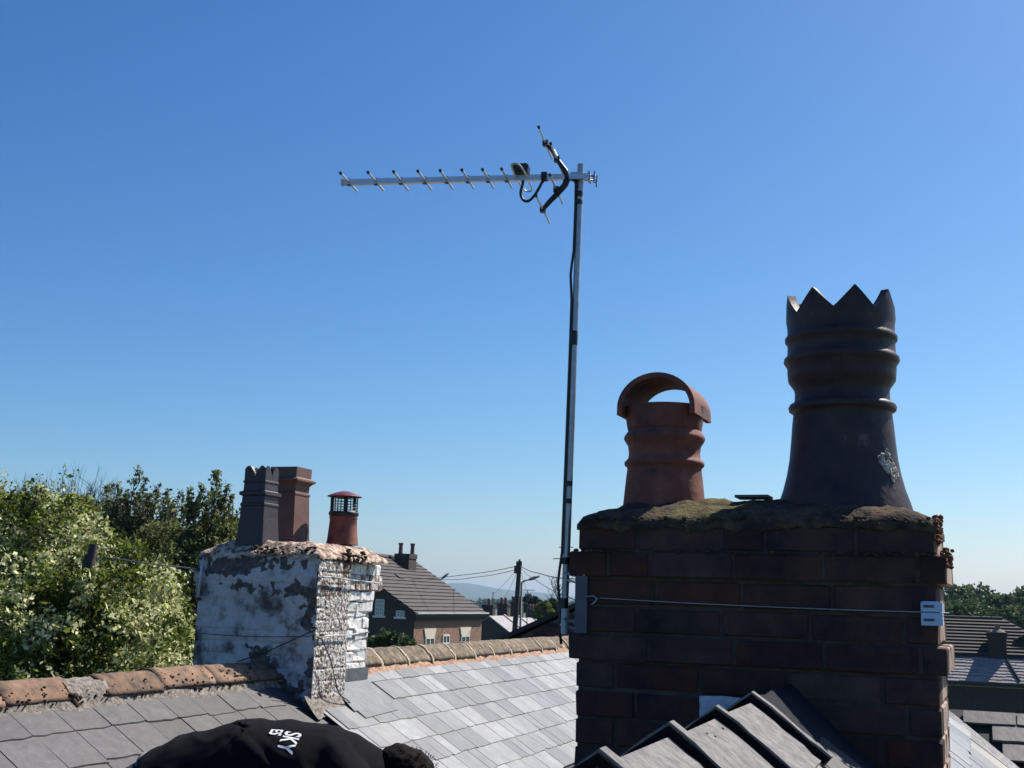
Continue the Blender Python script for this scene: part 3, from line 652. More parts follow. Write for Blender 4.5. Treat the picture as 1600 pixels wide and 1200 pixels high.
# lead saddle from the last tile to the stack, shade put into its colour
lb = MB(); vs = []
for j in range(9):
    l = .0 + .545 * j / 8
    for (d, z) in ((-.3, 0), (-.14, .012), (-.02, .03), (0, .034), (.02, .03), (.14, .012), (.3, 0)):
        vs.append(G(l, d, -abs(d) * tan(rp) + z + .006 * nm(l * 12, d * 9, 0)))
lb.add(vs, [(j * 7 + k, j * 7 + k + 1, (j + 1) * 7 + k + 1, (j + 1) * 7 + k) for j in range(8) for k in range(6)])
lb.build('shade_toned_saddle', M['saddle'], rroof, smooth=True)

# wing facing the viewer, lower right corner
c0 = P(1483, 1108, 5.55); wp = radians(29)
WD = (-V2 * cos(wp) - UPV * sin(wp)); WN = (-V2 * sin(wp) + UPV * cos(wp))
wing = thing('slated_wing', (c0.x + 1.5, c0.y + 1, 0), 'low wing with big dark slates facing the viewer in the lower right corner', 'house')
b = MB()
a0 = c0 - U2 * .02; a1 = c0 + U2 * 3.5
q0 = P(1592, 1202, 5.07)
low = (q0 - c0).dot(WD)
pts = [c0, a1, a1 + WD * 1.3, c0 + U2 * ((q0 - c0).dot(U2) * 1.3 / low) + WD * 1.3]
b.add(pts + [p - UPV * .05 for p in pts], [(0, 1, 2, 3), (7, 6, 5, 4), (0, 4, 5, 1), (1, 5, 6, 2), (2, 6, 7, 3), (3, 7, 4, 0)])
b2p = [c0 + UPV * -.0, a1, a1 + V2 * 1.6 - UPV * 1.0, c0 + V2 * 1.6 - UPV * 1.0]
b.add(b2p + [p - UPV * .05 for p in b2p], [(3, 2, 1, 0), (4, 5, 6, 7), (0, 4, 7, 3), (1, 2, 6, 5), (2, 3, 7, 6)])
wroof = b.build('roof', M['underlay'], wing)
kk = (q0 - c0).dot(U2) / low
lay_slates(wroof, c0, U2, WD, WN, 9, .125, [.215, .22, .20], -.1, 2.2, .007, M['slate_old'], .135, seed=21, cut=lambda a, s, w: a - w / 2 > kk * s - .10, jl=.005)
wb = MB(); hh = (c0.z - 1.0) / 2; wb.box((*(c0 + U2 * 1.9 + V2 * .3).xy, hh), 1.6, 1.1, hh, U2, V2, UPV); wb.build('wall', M['brick_shade'], wing)
lv = MB(); e0 = c0 + UPV * .012 + U2 * -.02; e1 = c0 + (q0 - c0) * 1.35 + UPV * .012
lv.add([e0, e1, e1 - U2 * .16 + UPV * .02, e0 - U2 * .16 + UPV * .02, e0 - UPV * .02, e1 - UPV * .02, e1 - U2 * .16, e0 - U2 * .16], [(0, 1, 2, 3), (7, 6, 5, 4), (0, 4, 5, 1), (2, 6, 7, 3), (0, 3, 7, 4), (1, 5, 6, 2)])
lv.build('lead_valley', M['lead'], wing)

# ------------------------------------------------------------------ big sooty chimney stack
bs = thing('chimney_stack', B(.46, .25, -1.2), 'big sooty red brick chimney stack in shade carrying the crown pot, right foreground', 'chimney')
W_, D_ = .911, .47
cb = MB()
cb.box(B(W_ / 2, D_ / 2, -.52), W_ / 2 - .0052, D_ / 2 - .0052, .73, U2, V2, UPV); cb.build('mortar_core', M['mortar'], bs)
bm_s = [jit_box_mesh('brick', 1, 1, 1, .035, .012, M['soot_brick'], k) for k in range(1)]
def brick_mesh(L, Wd, Hh, k, mt=None, jit=.0012, bev=.004): return jit_box_mesh('brick', L, Wd, Hh, bev, jit, mt or M['soot_brick'], k)
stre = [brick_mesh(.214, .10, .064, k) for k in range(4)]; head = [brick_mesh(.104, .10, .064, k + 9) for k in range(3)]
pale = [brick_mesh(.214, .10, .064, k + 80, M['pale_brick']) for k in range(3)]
ch = .0722
tops = [.2102 - ch * k for k in range(15)]                   # top edge of each course
rnd = random.Random(4)
def course(z, out, k, inset=0):
    # front (v=-out), back, left, right
    w0, w1 = -out + inset, W_ + out - inset
    def run(n, fn, length):
        u = 0; patt = k % 2
        first = .104 if patt else .214
        seq = []
        u = 0
        x = first if k % 3 else .16
        seq.append((0, x)); u = x + .0095
        while u < length - .02:
            L = .214 if rnd.random() > .12 else .104
            if u + L > length - .06: L = length - u
            seq.append((u, L)); u += L + .0095
        for (a, L) in seq: fn(a + L / 2, L)
    def mk(L): return (rnd.choice(stre), L / .214) if L > .15 else (rnd.choice(head), L / .104)
    def front(c, L, back=False):
        me, sc = mk(L); v = (-out * .4 + .05) if not back else (D_ + out - .05)
        place('brick', me, axes(U2, V2, UPV, B(w0 + c, v + rnd.gauss(0, .0009), z - .036 + rnd.gauss(0, .0008)), sc, 1, 1), bs)
    run(0, lambda c, L: front(c, L), w1 - w0)
    if out: mo = MB(); mo.box(B(W_ / 2, D_ / 2, z - .036), W_ / 2 + out - .006, D_ / 2 + out * .4 - .0055, .030, U2, V2, UPV); mo.build('mortar_joint', M['mortar'], bs)
    if z > -.5: run(0, lambda c, L: front(c, L, True), w1 - w0)
    for side in (0, 1):
        Ls = D_ + 2 * out - .20
        for j in range(2):
            L = Ls / 2 - .008; me, sc = mk(L)
            uu = (w0 + .05) if side == 0 else (w1 - .05)
            if side == 1: me, sc = rnd.choice(pale), L / .214  # right-hand bricks lighter, sunlight put into their colour
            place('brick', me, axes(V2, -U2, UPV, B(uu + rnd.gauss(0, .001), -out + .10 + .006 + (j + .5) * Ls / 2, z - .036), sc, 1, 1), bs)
outs = {1: .022, 4: .019}
for k, z in enumerate(tops):
    course(z, outs.get(k, 0), k)
# mortar cap (flaunching) with moss
def heightcap(name, mt, parent, fr, w0, w1, d0, d1, z0, bumps, nu=70, nv=34, seed=0, rough=.012, edge=.03, base=.0):
    b = MB(); vs = []
    for j in range(nv + 1):
        for i in range(nu + 1):
            a = i / nu; c = j / nv; u = w0 + (w1 - w0) * a; v = d0 + (d1 - d0) * c
            e = min(a * (w1 - w0), (1 - a) * (w1 - w0), c * (d1 - d0), (1 - c) * (d1 - d0))
            h = base * min(1, e / edge) ** .6
            for (bu, bv, br, bh) in bumps:
                q = sqrt((u - bu) ** 2 + (v - bv) ** 2) / br; h = max(h, bh * (1 - min(1, q)) ** .8 if q > .0 else bh)
            lim = .006 + e * .75
            h = min(h, lim)
            nn = rough * (nm(u * 14, v * 14, seed) + .6 * nm(u * 40, v * 40, seed + 3)) 
            if e <= 0: nn += rough * .9 * nm(u * 25, v * 25, seed + 7)
            vs.append(fr(u + (rough * .6 * nm(v * 30, u * 30, 5 + seed) if e <= 0 else 0), v + (rough * .6 * nm(v * 30, u * 30, 9 + seed) if e <= 0 else 0), z0 + h + nn))
    q = nu + 1
    b.add(vs, [(j * q + i, j * q + i + 1, (j + 1) * q + i + 1, (j + 1) * q + i) for j in range(nv) for i in range(nu)])
    rim = [i for i in range(q)] + [j * q + nu for j in range(1, nv + 1)] + [nv * q + i for i in range(nu - 1, -1, -1)] + [j * q for j in range(nv - 1, 0, -1)]
    n0 = len(b.v); 
    for r_ in rim: b.v.append(b.v[r_] - UPV * (.014 + .008 * nm(r_ * .35, seed, 0)))
    for k in range(len(rim)):
        k2 = (k + 1) % len(rim); b.f.append((rim[k], n0 + k, n0 + k2, rim[k2])); b.m.append(0)
    return b.build(name, mt, parent, smooth=True)
cap_ = heightcap('mortar_cap', M['moss'].copy(), bs, B, -.004, W_ + .004, -.004, D_ + .004, .209, [(.17, .24, .22, .115), (.665, .24, .28, .12)], base=.078, edge=.17, rough=.010)
add_patches(cap_.data.materials[0], [(tuple(B(u_, v_, .28)), r_) for u_, v_, r_ in ((.27, .02, .07), (.33, .06, .08), (.38, .12, .08), (.30, .14, .06), (.42, .05, .05))], (.125, .11, .045), (.07, .053, .032), .8, 34, .60)  # mossy green between the pots, with sunlight painted into its lighter tone
items = []
for k in range(80): items.append((B(W_ + .004 + random.gauss(0, .005), random.uniform(-.005, .14), random.uniform(.168, .232)), random.uniform(.003, .008), 1))
for k in range(45): items.append((B(W_ + .026 + random.gauss(0, .005), random.uniform(-.025, .06), random.uniform(.108, .152)), random.uniform(.003, .007), 1))
tag(blob_row('rust_moss', M['rust_moss'], bs, items, 2, 1), label='orange-red moss clump on the sunlit corner', kind='stuff')
items = [(B(random.uniform(.0, .9), random.uniform(-.006, .06), .216 + random.uniform(-.006, .012)), random.uniform(.003, .009), .7) for _ in range(260)]
items += [(B(random.uniform(-.02, .9), random.uniform(-.03, 0), .138 + random.uniform(-.004, .004)), random.uniform(.004, .010), .5) for _ in range(60)]
tag(blob_row('moss', M['moss'], bs, items, 9, 1), kind='stuff')
# lead flashing step on the front face, whitewashed patch
fb = MB()
def fpt(u, z, o=.0): return B(u, -o, z)
ap = (.50, -.198)
outl = [(.335, -.31), (ap[0] - .0, ap[1]), (.53, -.203), (.70, -.315), (.80, -.44), (.80, -.62), (.335, -.62)]
vs = [fpt(u, z, .006) for u, z in outl] + [fpt(u, z, .012) for u, z in outl]; n = len(outl)
fb.add(vs, [tuple(range(n, 2 * n))] + [(i, (i + 1) % n, (i + 1) % n + n, i + n) for i in range(n)])
fb.build('lead_flashing', M['saddle'], bs)
wp_ = MB(); outl = [(.336, -.224), (.40, -.221), (.48, -.226), (.49, -.25), (.46, -.30), (.40, -.335), (.337, -.33)]; n = len(outl)
vs = [fpt(u, z, .0125) for u, z in outl] + [fpt(u, z, .0165) for u, z in outl]
wp_.add(vs, [tuple(range(n, 2 * n))] + [(i, (i + 1) % n, (i + 1) % n + n, i + n) for i in range(n)])
wp_.build('whitewash_patch', M['white_patch'], bs)

# crown pot
pc = B(.671, .25, 0); z0 = H0
cp = thing('crown_chimney_pot', B(.671, .25, .24), 'tall dark crown-topped chimney pot with zigzag rim on the big stack', 'chimney pot')
k_ = 3.1 / 1850
prof = [(.182, .25), (.172, .285), (.160, .32), (.150, .36), (.143, .40), (.138, .45), (.134, .50), (.131, .525), (.133, .53), (.142, .536), (.144, .545), (.140, .553), (.130, .558), (.127, .565), (.126, .588), (.129, .598), (.143, .618), (.145, .635), (.146, .660), (.150, .665), (.155, .673), (.154, .682), (.147, .689), (.145, .693), (.144, .722), (.147, .726), (.151, .732), (.151, .740), (.146, .746), (.144, .752), (.144, .770)]
b = MB(); N = 96
b.lathe(Vector((pc.x, pc.y, z0)), prof, N)
# zigzag crown: outer and inner skins
va = atan2(-pc.y, -pc.x)                    # direction to the viewer
def crown_h(q):
    x = ((q - (va + radians(16))) / (2 * pi) * 8) % 1.0      # peak at 0
    tri = abs(x - .5) * 2
    return .800 + .060 * tri ** 1.05
vs = []
for ri, R_ in ((0, .144), (1, .124)):
    for lev in (0, 1, 2):
        for k in range(N):
            q = 2 * pi * k / N; h = (.770 if ri == 0 else .60) + ((crown_h(q)) - (.770 if ri == 0 else .60)) * lev / 2
            rr = R_ + (.003 * lev if ri == 0 else 0) - (.004 if lev == 2 and ri == 0 else 0)
            vs.append(Vector((pc.x + cos(q) * rr, pc.y + sin(q) * rr, z0 + h)))
fs = []
for s_ in (0, 1):
    for lev in (0, 1):
        for k in range(N):
            k2 = (k + 1) % N; a = (s_ * 3 + lev) * N
            f_ = (a + k, a + k2, a + N + k2, a + N + k); fs.append(f_ if s_ == 0 else f_[::-1])
for k in range(N):
    k2 = (k + 1) % N; fs.append((2 * N + k, 2 * N + k2, 5 * N + k2, 5 * N + k))
b.add(vs, fs)
body = b.build('pot_body', M['crown_pot'], cp, smooth=True, auto=40)
# chipped scar near the base on the lit side
items = []
for k in range(420):
    q = va + radians(random.uniform(38, 66)); h = random.uniform(.33, .42)
    rr = np.interp(h, [.25, .285, .32, .36, .40, .45], [.182, .172, .160, .150, .143, .138])
    if abs((h - .375 + (math.degrees(q - va) - 52) * .0012) / .036) + abs((math.degrees(q - va) - 52) / 13) > 1.2: continue
    items.append((Vector((pc.x + cos(q) * rr, pc.y + sin(q) * rr, z0 + h)), random.uniform(.002, .0055), 1))
tag(blob_row('chipped_scar', M['chip'], cp, items, 4, 1), label='rough pale chipped patch low on the right')
# cowled pot
qc = B(.171, .25, 0)
wp2 = thing('cowled_chimney_pot', B(.171, .25, .25), 'short red terracotta pot with arched hood cowl on the left of the big stack', 'chimney pot')
prof = [(.119, .24), (.117, .28), (.113, .32), (.109, .36), (.106, .383), (.108, .388), (.114, .393), (.115, .400), (.110, .407), (.104, .412), (.102, .428), (.105, .450), (.113, .462), (.117, .470), (.115, .478), (.106, .490), (.104, .496)]
b = MB(); b.lathe(Vector((qc.x, qc.y, z0)), prof, 64)
p2 = [(.106, .496), (.108, .505), (.112, .53), (.116, .562), (.104, .562), (.098, .50), (.096, .42), (.1, .26)]
b.lathe(Vector((qc.x, qc.y, z0)), p2, 64)
b.build('pot_body', M['red_pot'], wp2, smooth=True, auto=45)
hb = MB(); vs = []; ns = 26; nl = 12; hr = .1135; L_ = .205
for side in (0, 1):
    for j in range(nl + 1):
        v = -L_ / 2 + L_ * j / nl
        for i in range(ns + 1):
            q = pi * i / ns; r_ = hr - .015 * side
            dip = .012 * (1 - (2 * j / nl - 1) ** 2)
            vs.append(Vector((qc.x, qc.y, z0 + .548 - (.018 if i in (0, ns) else 0))) + U2 * cos(q) * (r_ + .0) + V2 * v + UPV * sin(q) * (r_ - .012))
q_ = (ns + 1); c_ = q_ * (nl + 1); fs = []
for j in range(nl):
    for i in range(ns):
        a = j * q_ + i; fs.append((a, a + 1, a + q_ + 1, a + q_)); fs.append((c_ + a, c_ + a + q_, c_ + a + q_ + 1, c_ + a + 1))
for i in range(ns): fs.append((i, c_ + i, c_ + i + 1, i + 1)); a = nl * q_ + i; fs.append((a, a + 1, c_ + a + 1, c_ + a))
for j in range(nl): a = j * q_; fs.append((a, a + q_, c_ + a + q_, c_ + a)); a += ns; fs.append((a, c_ + a, c_ + a + q_, a + q_))
hb.add(vs, fs); hb.build('hood', M['red_pot'], wp2, smooth=True, auto=45)
# a slate offcut lying on the cap
so_ = MB(); so_.box(hit(1178, 777, B(0, .18, 0), V2), .045, .04, .0035, U2, V2, UPV)
tag(so_.build('slate_offcut', M['slate_old']), 'thin dark slate offcut lying on the mossy cap between the two pots', 'slate')

# ------------------------------------------------------------------ aerial, mast, bracket
mt_ = P(907.5, 257, 3.30); mb_ = P(881, 986, 3.30); mb_ = mb_ + (mb_ - mt_) * 0
mast = thing('aerial_mast', mb_, 'slender leaning galvanised mast tube strapped to the left side of the big stack', 'mast')
md = (mt_ - mb_).normalized()
b = MB(); b.tube([mb_, mt_], .0098, 16); 
b.tube([mt_ - md * .0005, mt_ + md * .001], [.0098, .007], 16)
b.build('tube', M['galv'], mast, smooth=True, auto=40)
def onmast(y): 
    t = (y - 257) / (986 - 257); return mt_.lerp(mb_, t)
for i, (ya, yb) in enumerate(((303, 311), (317, 324), (530, 552), (763, 771), (790, 797), (878, 888), (938, 953))):
    b = MB(); pts = [onmast(ya), onmast((ya + yb) / 2), onmast(yb)]
    off = Vector((-.003, -.002, 0)); b.tube([p + off for p in pts], [.0122, .0128, .0124], 14); b.build('tape_band', M['black'], mast, smooth=True, auto=50)
b = MB(); b.tube([onmast(953), onmast(990)], .0125, 14); b.tube([onmast(975), onmast(979)], .015, 14); b.build('end_cap', M['white_plastic'], mast, smooth=True, auto=50)
# coax down the mast
cbx = []
for y, o in ((284, -.012), (290, -.0125), (300, -.0125), (330, -.0115), (400, -.0115), (425, -.016), (440, -.018), (455, -.016), (480, -.0125), (560, -.012), (700, -.0125), (800, -.013), (870, -.013), (895, -.018), (915, -.021), (930, -.018), (945, -.013), (985, -.012), (1005, -.006)):
    cbx.append(onmast(y) + Vector((o, -.006, 0)))
b = MB(); b.tube(cbx, .0038, 8); cb_ = b.build('coaxial_cable', M['black'], mast, smooth=True)

ELD = Vector((sin(radians(11)), cos(radians(11)), 0))         # direction of the rods
pM = onmast(280); BN = ELD
def bp(px, py): return hit(px, py, pM, BN)
ae = thing('tv_aerial', bp(905, 281), 'aluminium yagi television aerial with black reflector arms clamped to the mast top', 'aerial')
BO = -ELD * .016      # boom passes in front of the mast
e0 = bp(540, 288); e1 = bp(921, 279)
b = MB(); bd = (e1 - e0).normalized(); bn = bd.cross(ELD).normalized()
b.box((e0 + e1) / 2 + BO, (e1 - e0).length / 2, .0072, .0082, bd, ELD, bn); boom = b.build('boom', M['alu'], ae)
b = MB(); b.box(e0 + BO - bd * .003, .004, .0078, .0088, bd, ELD, bn); b.build('boom_cap', M['white_plastic'], ae)
for px in (548, 590, 629, 666, 700, 733, 764.5, 793.5):
    c = bp(px, 288 - (px - 540) * .0236) + BO; L = .079 - .0 * (px - 548)
    b = MB(); b.tube([c - ELD * L, c + ELD * L], .0034, 8); d_ = b.build('director', M['alu'], ae, smooth=True, auto=50)
    b = MB(); b.tube([c - ELD * (L + .003), c - ELD * (L - .004)], .0046, 8); b.build('end_plug', M['black'], d_); b = MB(); b.box(c, .005, .006, .0105, bd, ELD, bn); b.build('boom_grip', M['black'], d_)
# folded dipole and balun box
dc = bp(817, 281) + BO
loop = []
for k in range(25):
    q = 2 * pi * k / 24; xx = cos(q); yy = sin(q)
    sx = .118 * (abs(xx) ** .5) * (1 if xx > 0 else -1); sy = .016 * (abs(yy) ** .6) * (1 if yy > 0 else -1)
    loop.append(dc + ELD * sx + bd * sy + bn * .0 + bd * .0)
b = MB(); b.tube(loop, .0028, 7, cap=False); b.build('dipole', M['alu'], ae, smooth=True)
b = MB()
bc = bp(817, 270) + BO - ELD * .01
me_b = jit_box_mesh('box', .046, .045, .026, .004, .0004, M['black'], 3, 2)
place('balun_box', me_b, axes(bd, ELD, bd.cross(ELD), bc), ae)
# reflector arms
for pts_, wds in (([(888, 283), (884, 270), (872, 252), (866, 240), (853, 226)], [.010, .0095, .0062, .0072, .0045]), ([(888, 281), (884, 292), (872, 306), (860, 318), (849, 331)], [.010, .0095, .0085, .0078, .0062])):
    b = MB(); b.tube([bp(*q) + BO for q in pts_], wds, 9); b.build('reflector_arm', M['black'], ae, smooth=True)
for cx, cy in ((854, 228), (872, 253), (871, 300), (850, 331)):
    c = bp(cx, cy) + BO - ELD * .004
    b = MB(); b.tube([c - ELD * .122, c + ELD * .122], .0030, 8); r_ = b.build('reflector_rod', M['alu'], ae, smooth=True, auto=50)
    b = MB(); b.tube([c - ELD * .125, c - ELD * .117], .0044, 8); b.build('end_plug', M['black'], r_); b = MB(); b.box(c, .008, .009, .008, bd, ELD, bn); b.build('arm_grip', M['black'], r_)
# cables under the boom
def cab(pts, r, name, par, m='black'):
    pts = [Vector(p) for p in pts]; out = []
    for i in range(len(pts) - 1):
        p0 = pts[max(i - 1, 0)]; p1 = pts[i]; p2 = pts[i + 1]; p3 = pts[min(i + 2, len(pts) - 1)]
        for k in range(5):
            t = k / 5; out.append(.5 * ((2 * p1) + (p2 - p0) * t + (2 * p0 - 5 * p1 + 4 * p2 - p3) * t * t + (3 * p1 - p0 - 3 * p2 + p3) * t ** 3))
    out.append(pts[-1]); b = MB(); b.tube(out, r, 7); return b.build(name, M[m], par, smooth=True)
cab([bp(819, 282) + BO, bp(818, 291) + BO, bp(815, 305) + BO, bp(819, 315) + BO, bp(827, 317) + BO, bp(836, 309) + BO, bp(843, 298) + BO, bp(850, 286) + BO, bp(860, 282.5) + BO, bp(878, 281) + BO], .0043, 'feed_cable', ae)
cab([bp(889, 283) + BO, bp(897, 284) + BO, bp(901, 290) + BO, bp(902.5, 300)], .0040, 'feed_cable', ae)
b = MB(); b.box(bp(852, 279) + BO, .0085, .0105, .0115, bd, ELD, bn); b.build('cable_tape', M['black'], ae)
# mast clamp
b = MB(); c = bp(899, 277)
b.box(c + BO * .2, .012, .014, .010, bd, ELD, bn); b.box(bp(921, 277), .0035, .016, .013, bd, ELD, bn)
b.build('clamp_plate', M['galv'], ae)
for dy, dz in ((-.013, .003), (.013, -.002)):
    b = MB(); b.tube([bp(893, 276) + ELD * dy + bn * dz, bp(931, 279) + ELD * dy + bn * dz], .003, 8); b.build('clamp_bolt', M['galv'], ae, smooth=True)
for c, sgn in ((bp(927, 279) - ELD * .013, 1), (bp(929, 281) + ELD * .013, -1)):
    b = MB(); b.tube([c, c + bd * .007], .0055, 6)
    for a in (70, 250): 
        dr = (bn * sin(radians(a + 20 * sgn)) + ELD * cos(radians(a)) * .5).normalized(); b.box(c + dr * .010 + bd * .005, .0022, .004, .008, bd, dr.cross(bd), dr)
    b.build('wing_nut', M['galv'], ae)

# chimney bracket, lashing wire, corner protectors
bk = thing('chimney_bracket', B(.02, -.01, -.02), 'grey steel mast bracket lashed by wire around the big brick stack', 'bracket')
b = MB()
b.box(B(.014, -.005 - .0015, .005 - .01), .016, .0015, .075, U2, V2, UPV); b.box(B(-.0035, .030, -.005), .0015, .036, .075, U2, V2, UPV)
b.build('corner_plate', M['bracket'], bk)
for y, tx in ((901, 1), (968, 0)):
    m_ = onmast(y); tgt = B(-.002, .0, (m_.z - H0) - .008)
    b = MB(); dirv = (tgt - m_); L = dirv.length; dirv.normalize(); sdv = dirv.cross(UPV).normalized(); upd = sdv.cross(dirv)
    b.box((m_ + tgt) / 2, L / 2 + .006, .002, .0045, dirv, sdv, upd); b.box((m_ + tgt) / 2 - UPV * .018, L / 2 + .004, .002, .003, dirv, sdv, upd)
    b.tube([m_ + Vector((.006 * 0, -.013, 0)) - dirv * .012, m_ + Vector((0, -.0135, 0)), tgt + Vector((.018, -.016, .002))], .0026, 7)
    b.build('v_bolt', M['galv'] if tx else M['bracket'], bk)
wz0 = B(.030, -.012, .022); wz1 = B(.885, -.012, .022)
b = MB(); 
pt = [hit(918, 932, B(0, -.010, 0), V2), hit(928, 931, B(0, -.012, 0), V2), hit(933, 936, B(0, -.016, 0), V2), hit(928, 942, B(0, -.018, 0), V2), hit(924, 945, B(0, -.02, 0), V2)]
b.tube(pt, .0024, 7); b.build('eye_hook', M['galv'], bk, smooth=True)
w0 = hit(932, 934, B(0, -.008, 0), V2); w1 = hit(1462, 957, B(0, -.008, 0), V2); wm = w0.lerp(w1, .5) - UPV * .004
cab([w0, w0.lerp(wm, .5) - UPV * .001, wm, wm.lerp(w1, .5) - UPV * .001, w1], .0014, 'lashing_wire', bk, 'galv')
b = MB(); vR0 = B(W_ + .008, -.008, w1.z - H0); vR1 = B(W_ + .008, D_, w1.z - H0); b.tube([w1 + Vector((0, 0, 0)), vR0, vR1], .0014, 6); b.build('lashing_wire', M['galv'], bk)
cz = w1.z
b = MB()
for dz in (.0125, -.0165): 
    hh = .0105 if dz > 0 else .0145
    b.box(B(W_ - .016, -.007, cz - H0 + dz), .021, .005, hh, U2, V2, UPV); b.box(B(W_ + .007, .010, cz - H0 + dz), .005, .021, hh, U2, V2, UPV)
b.box(B(W_ - .016, -.005, cz - H0 - .002), .019, .003, .028, U2, V2, UPV)
cpz = b.build('corner_protector', M['blue_white'], bk)
b = MB()
for dz in (.014, -.018): b.box(B(W_ - .019, -.0128, cz - H0 + dz), .012, .0012, .003, U2, V2, UPV)
b.build('slot', M['dark_lead'], cpz)

# ------------------------------------------------------------------ white painted stack
ws = thing('chimney_stack', T(-.8, -.07, -1.0), 'white painted flaking brick chimney stack with three pots, left of the aerial', 'chimney')
def Tw(u, v, z): return T(-1.26 + v, u, z)       # u = d across, v = depth
def rough_face(name, O, X, Y, N_, w, h, nx, ny, amp, sc, mt, parent, seed=0, shape=None, relief=0):
    b = MB(); vs = []
    for j in range(ny + 1):
        for i in range(nx + 1):
            u = w * i / nx; z = h * j / ny
            e = amp * (nm(u * sc, z * sc, seed) + .5 * nm(u * sc * 2.7, z * sc * 2.7, seed + 4))
            if i in (0, nx) or j in (0, ny): e *= .3
            if shape: e += shape(u, z)
            if relief:
                zc = z / .0745; row = math.floor(zc); fz = min(zc - row, 1 - zc + row) * .0745; uu = (u + (row % 2) * .112) / .2245; fu = min(uu - math.floor(uu), 1 - uu + math.floor(uu)) * .2245
                kk = max(0, min(1, .45 + 1.6 * nm(u * 4, z * 4, 31 + seed))); ed = min(fz, fu)
                e += (-relief * kk * max(0, 1 - ed / .011) ) + relief * .7 * kk * noise.noise(Vector((row * 3.7 + seed, math.floor(uu) * 5.1, 2)))
            vs.append(O + X * u + Y * z + N_ * e)
    b.add(vs, [(j * (nx + 1) + i, j * (nx + 1) + i + 1, (j + 1) * (nx + 1) + i + 1, (j + 1) * (nx + 1) + i) for j in range(ny) for i in range(nx)])
    return b.build(name, mt, parent, smooth=True)
# core
b = MB(); b.box(Tw(-.073, .45, -.48), .315, .44, .72, U, V, UPV); b.build('mortar_core', M['stain_brick'], ws)
def bulge(u, z):   # front face: slight bands at the old corbel courses
    zz = z - 1.2
    s = 0
    for zc, wd, a in ((.10, .045, .014), (.015, .04, .010)):
        s += a / (1 + math.exp(-(wd - abs(zz - zc)) / .006))
    return s
fo_ = rough_face('front_render', Tw(-.515, 0, -1.2), U, UPV, -V, .865, 1.44, 170, 290, .009, 9, M['paint_render'], ws, 2, bulge, .010)
rough_face('rough_render', Tw(.35, 0, -1.2), V, UPV, U, .43, 1.44, 100, 320, .0042, 52, M['pebble'], ws, 5, None, .009)
rough_face('left_render', Tw(-.515, .92, -1.2), -V, UPV, -U, .92, 1.44, 30, 60, .008, 9, M['paint_render'], ws, 7)
b = MB(); b.box(Tw(.335, .425, -.48), .013, .004, .72, U, V, UPV); b.box(Tw(-.08, .915, -.48), .43 - .1, .004, .70, U, V, UPV); b.build('return_face', M['paint_render'], ws)
# corbel ledge left
b = MB()
for (z0_, z1_, o) in ((-.02, .06, .022), (.06, .14, .038), (.14, .24, .012)):
    b.box(Tw(-.515 - o / 2, .45, (z0_ + z1_) / 2), o / 2, .45, (z1_ - z0_) / 2, U, V, UPV)
b.build('corbel', M['paint_render'], ws)
# paint lost from the front face where the photo shows it (positions on the wall, ragged by noise)
def fb_(x, y, r): return (tuple(hit(x, y, Tw(0, -.01, 0), V)), r)
M['side_paint'] = M['pebble'].copy(); M['side_paint'].name = 'eroded rough paint'
add_patches(M['side_paint'], [(tuple(hit(x, y, T(0, .35, 0), U)), r) for x, y, r in ((515, 925, .05), (530, 920, .04), (505, 918, .05), (540, 880, .08), (530, 870, .07), (500, 1090, .06), (515, 1060, .04), (505, 1020, .03), (535, 950, .03))], (.16, .10, .08), (.07, .045, .04), 1.0, 16, .70)
for o_ in ws.children:
    if o_.name.startswith('rough_render'): o_.data.materials[0] = M['side_paint']
M['front_paint'] = M['paint_render'].copy(); M['front_paint'].name = 'flaking white paint with bare patches'
def seg_(pts, r, st=6):
    out = []
    for (x0, y0), (x1, y1) in zip(pts, pts[1:]):
        k = max(1, int(math.hypot(x1 - x0, y1 - y0) / st))
        out += [fb_(x0 + (x1 - x0) * i / k, y0 + (y1 - y0) * i / k, r) for i in range(k)]
    return out + [fb_(*pts[-1], r)]
add_patches(M['front_paint'], seg_([(326, 884), (400, 876), (440, 876)], .055, 11) + seg_([(450, 880), (482, 876)], .03, 10) + seg_([(335, 914), (400, 915), (450, 924)], .026, 8) + seg_([(462, 925), (492, 925), (492, 948), (476, 945)], .055, 9) + seg_([(484, 960), (484, 985)], .04, 9)
    + seg_([(392, 1014), (402, 1006)], .035, 7) + seg_([(398, 1030), (420, 1055), (445, 1080), (478, 1108)], .06, 11) + seg_([(470, 1078), (484, 1050)], .05, 10) + seg_([(440, 1105), (484, 1115)], .07, 12), (.12, .105, .10), (.055, .048, .048), 1.0, 9, .70)
fo_.data.materials[0] = M['front_paint']
# brick section at the rear of the lit side
pb_s = [brick_mesh(.214, .10, .068, 30 + k, M['paint_brick'], .0042, .007) for k in range(5)]; pb_h = [brick_mesh(.104, .10, .068, 40 + k, M['paint_brick'], .003, .009) for k in range(4)]
sb_h = [brick_mesh(.066, .10, .100, 50 + k, M['stain_brick'], .003, .008) for k in range(4)]
z = -.665 + .036 - .0745 * 3; k = 0
rnd = random.Random(11)
while z < -.10:
    l = .40; end = .926 + rnd.gauss(0, .006); i = 0
    while l < end - .03:
        L = .214 if (i or k % 2) else .104
        if l + L > end: L = end - l
        me = rnd.choice(pb_s) if L > .15 else rnd.choice(pb_h); sc = L / (.214 if L > .15 else .104)
        place('brick', me, axes(V, -U, UPV, Tw(.25 - .05 + rnd.gauss(0, .003), l + L / 2, z), sc * .985, 1, 1.05), ws); l += L; i += 1
    z += .0745; k += 1
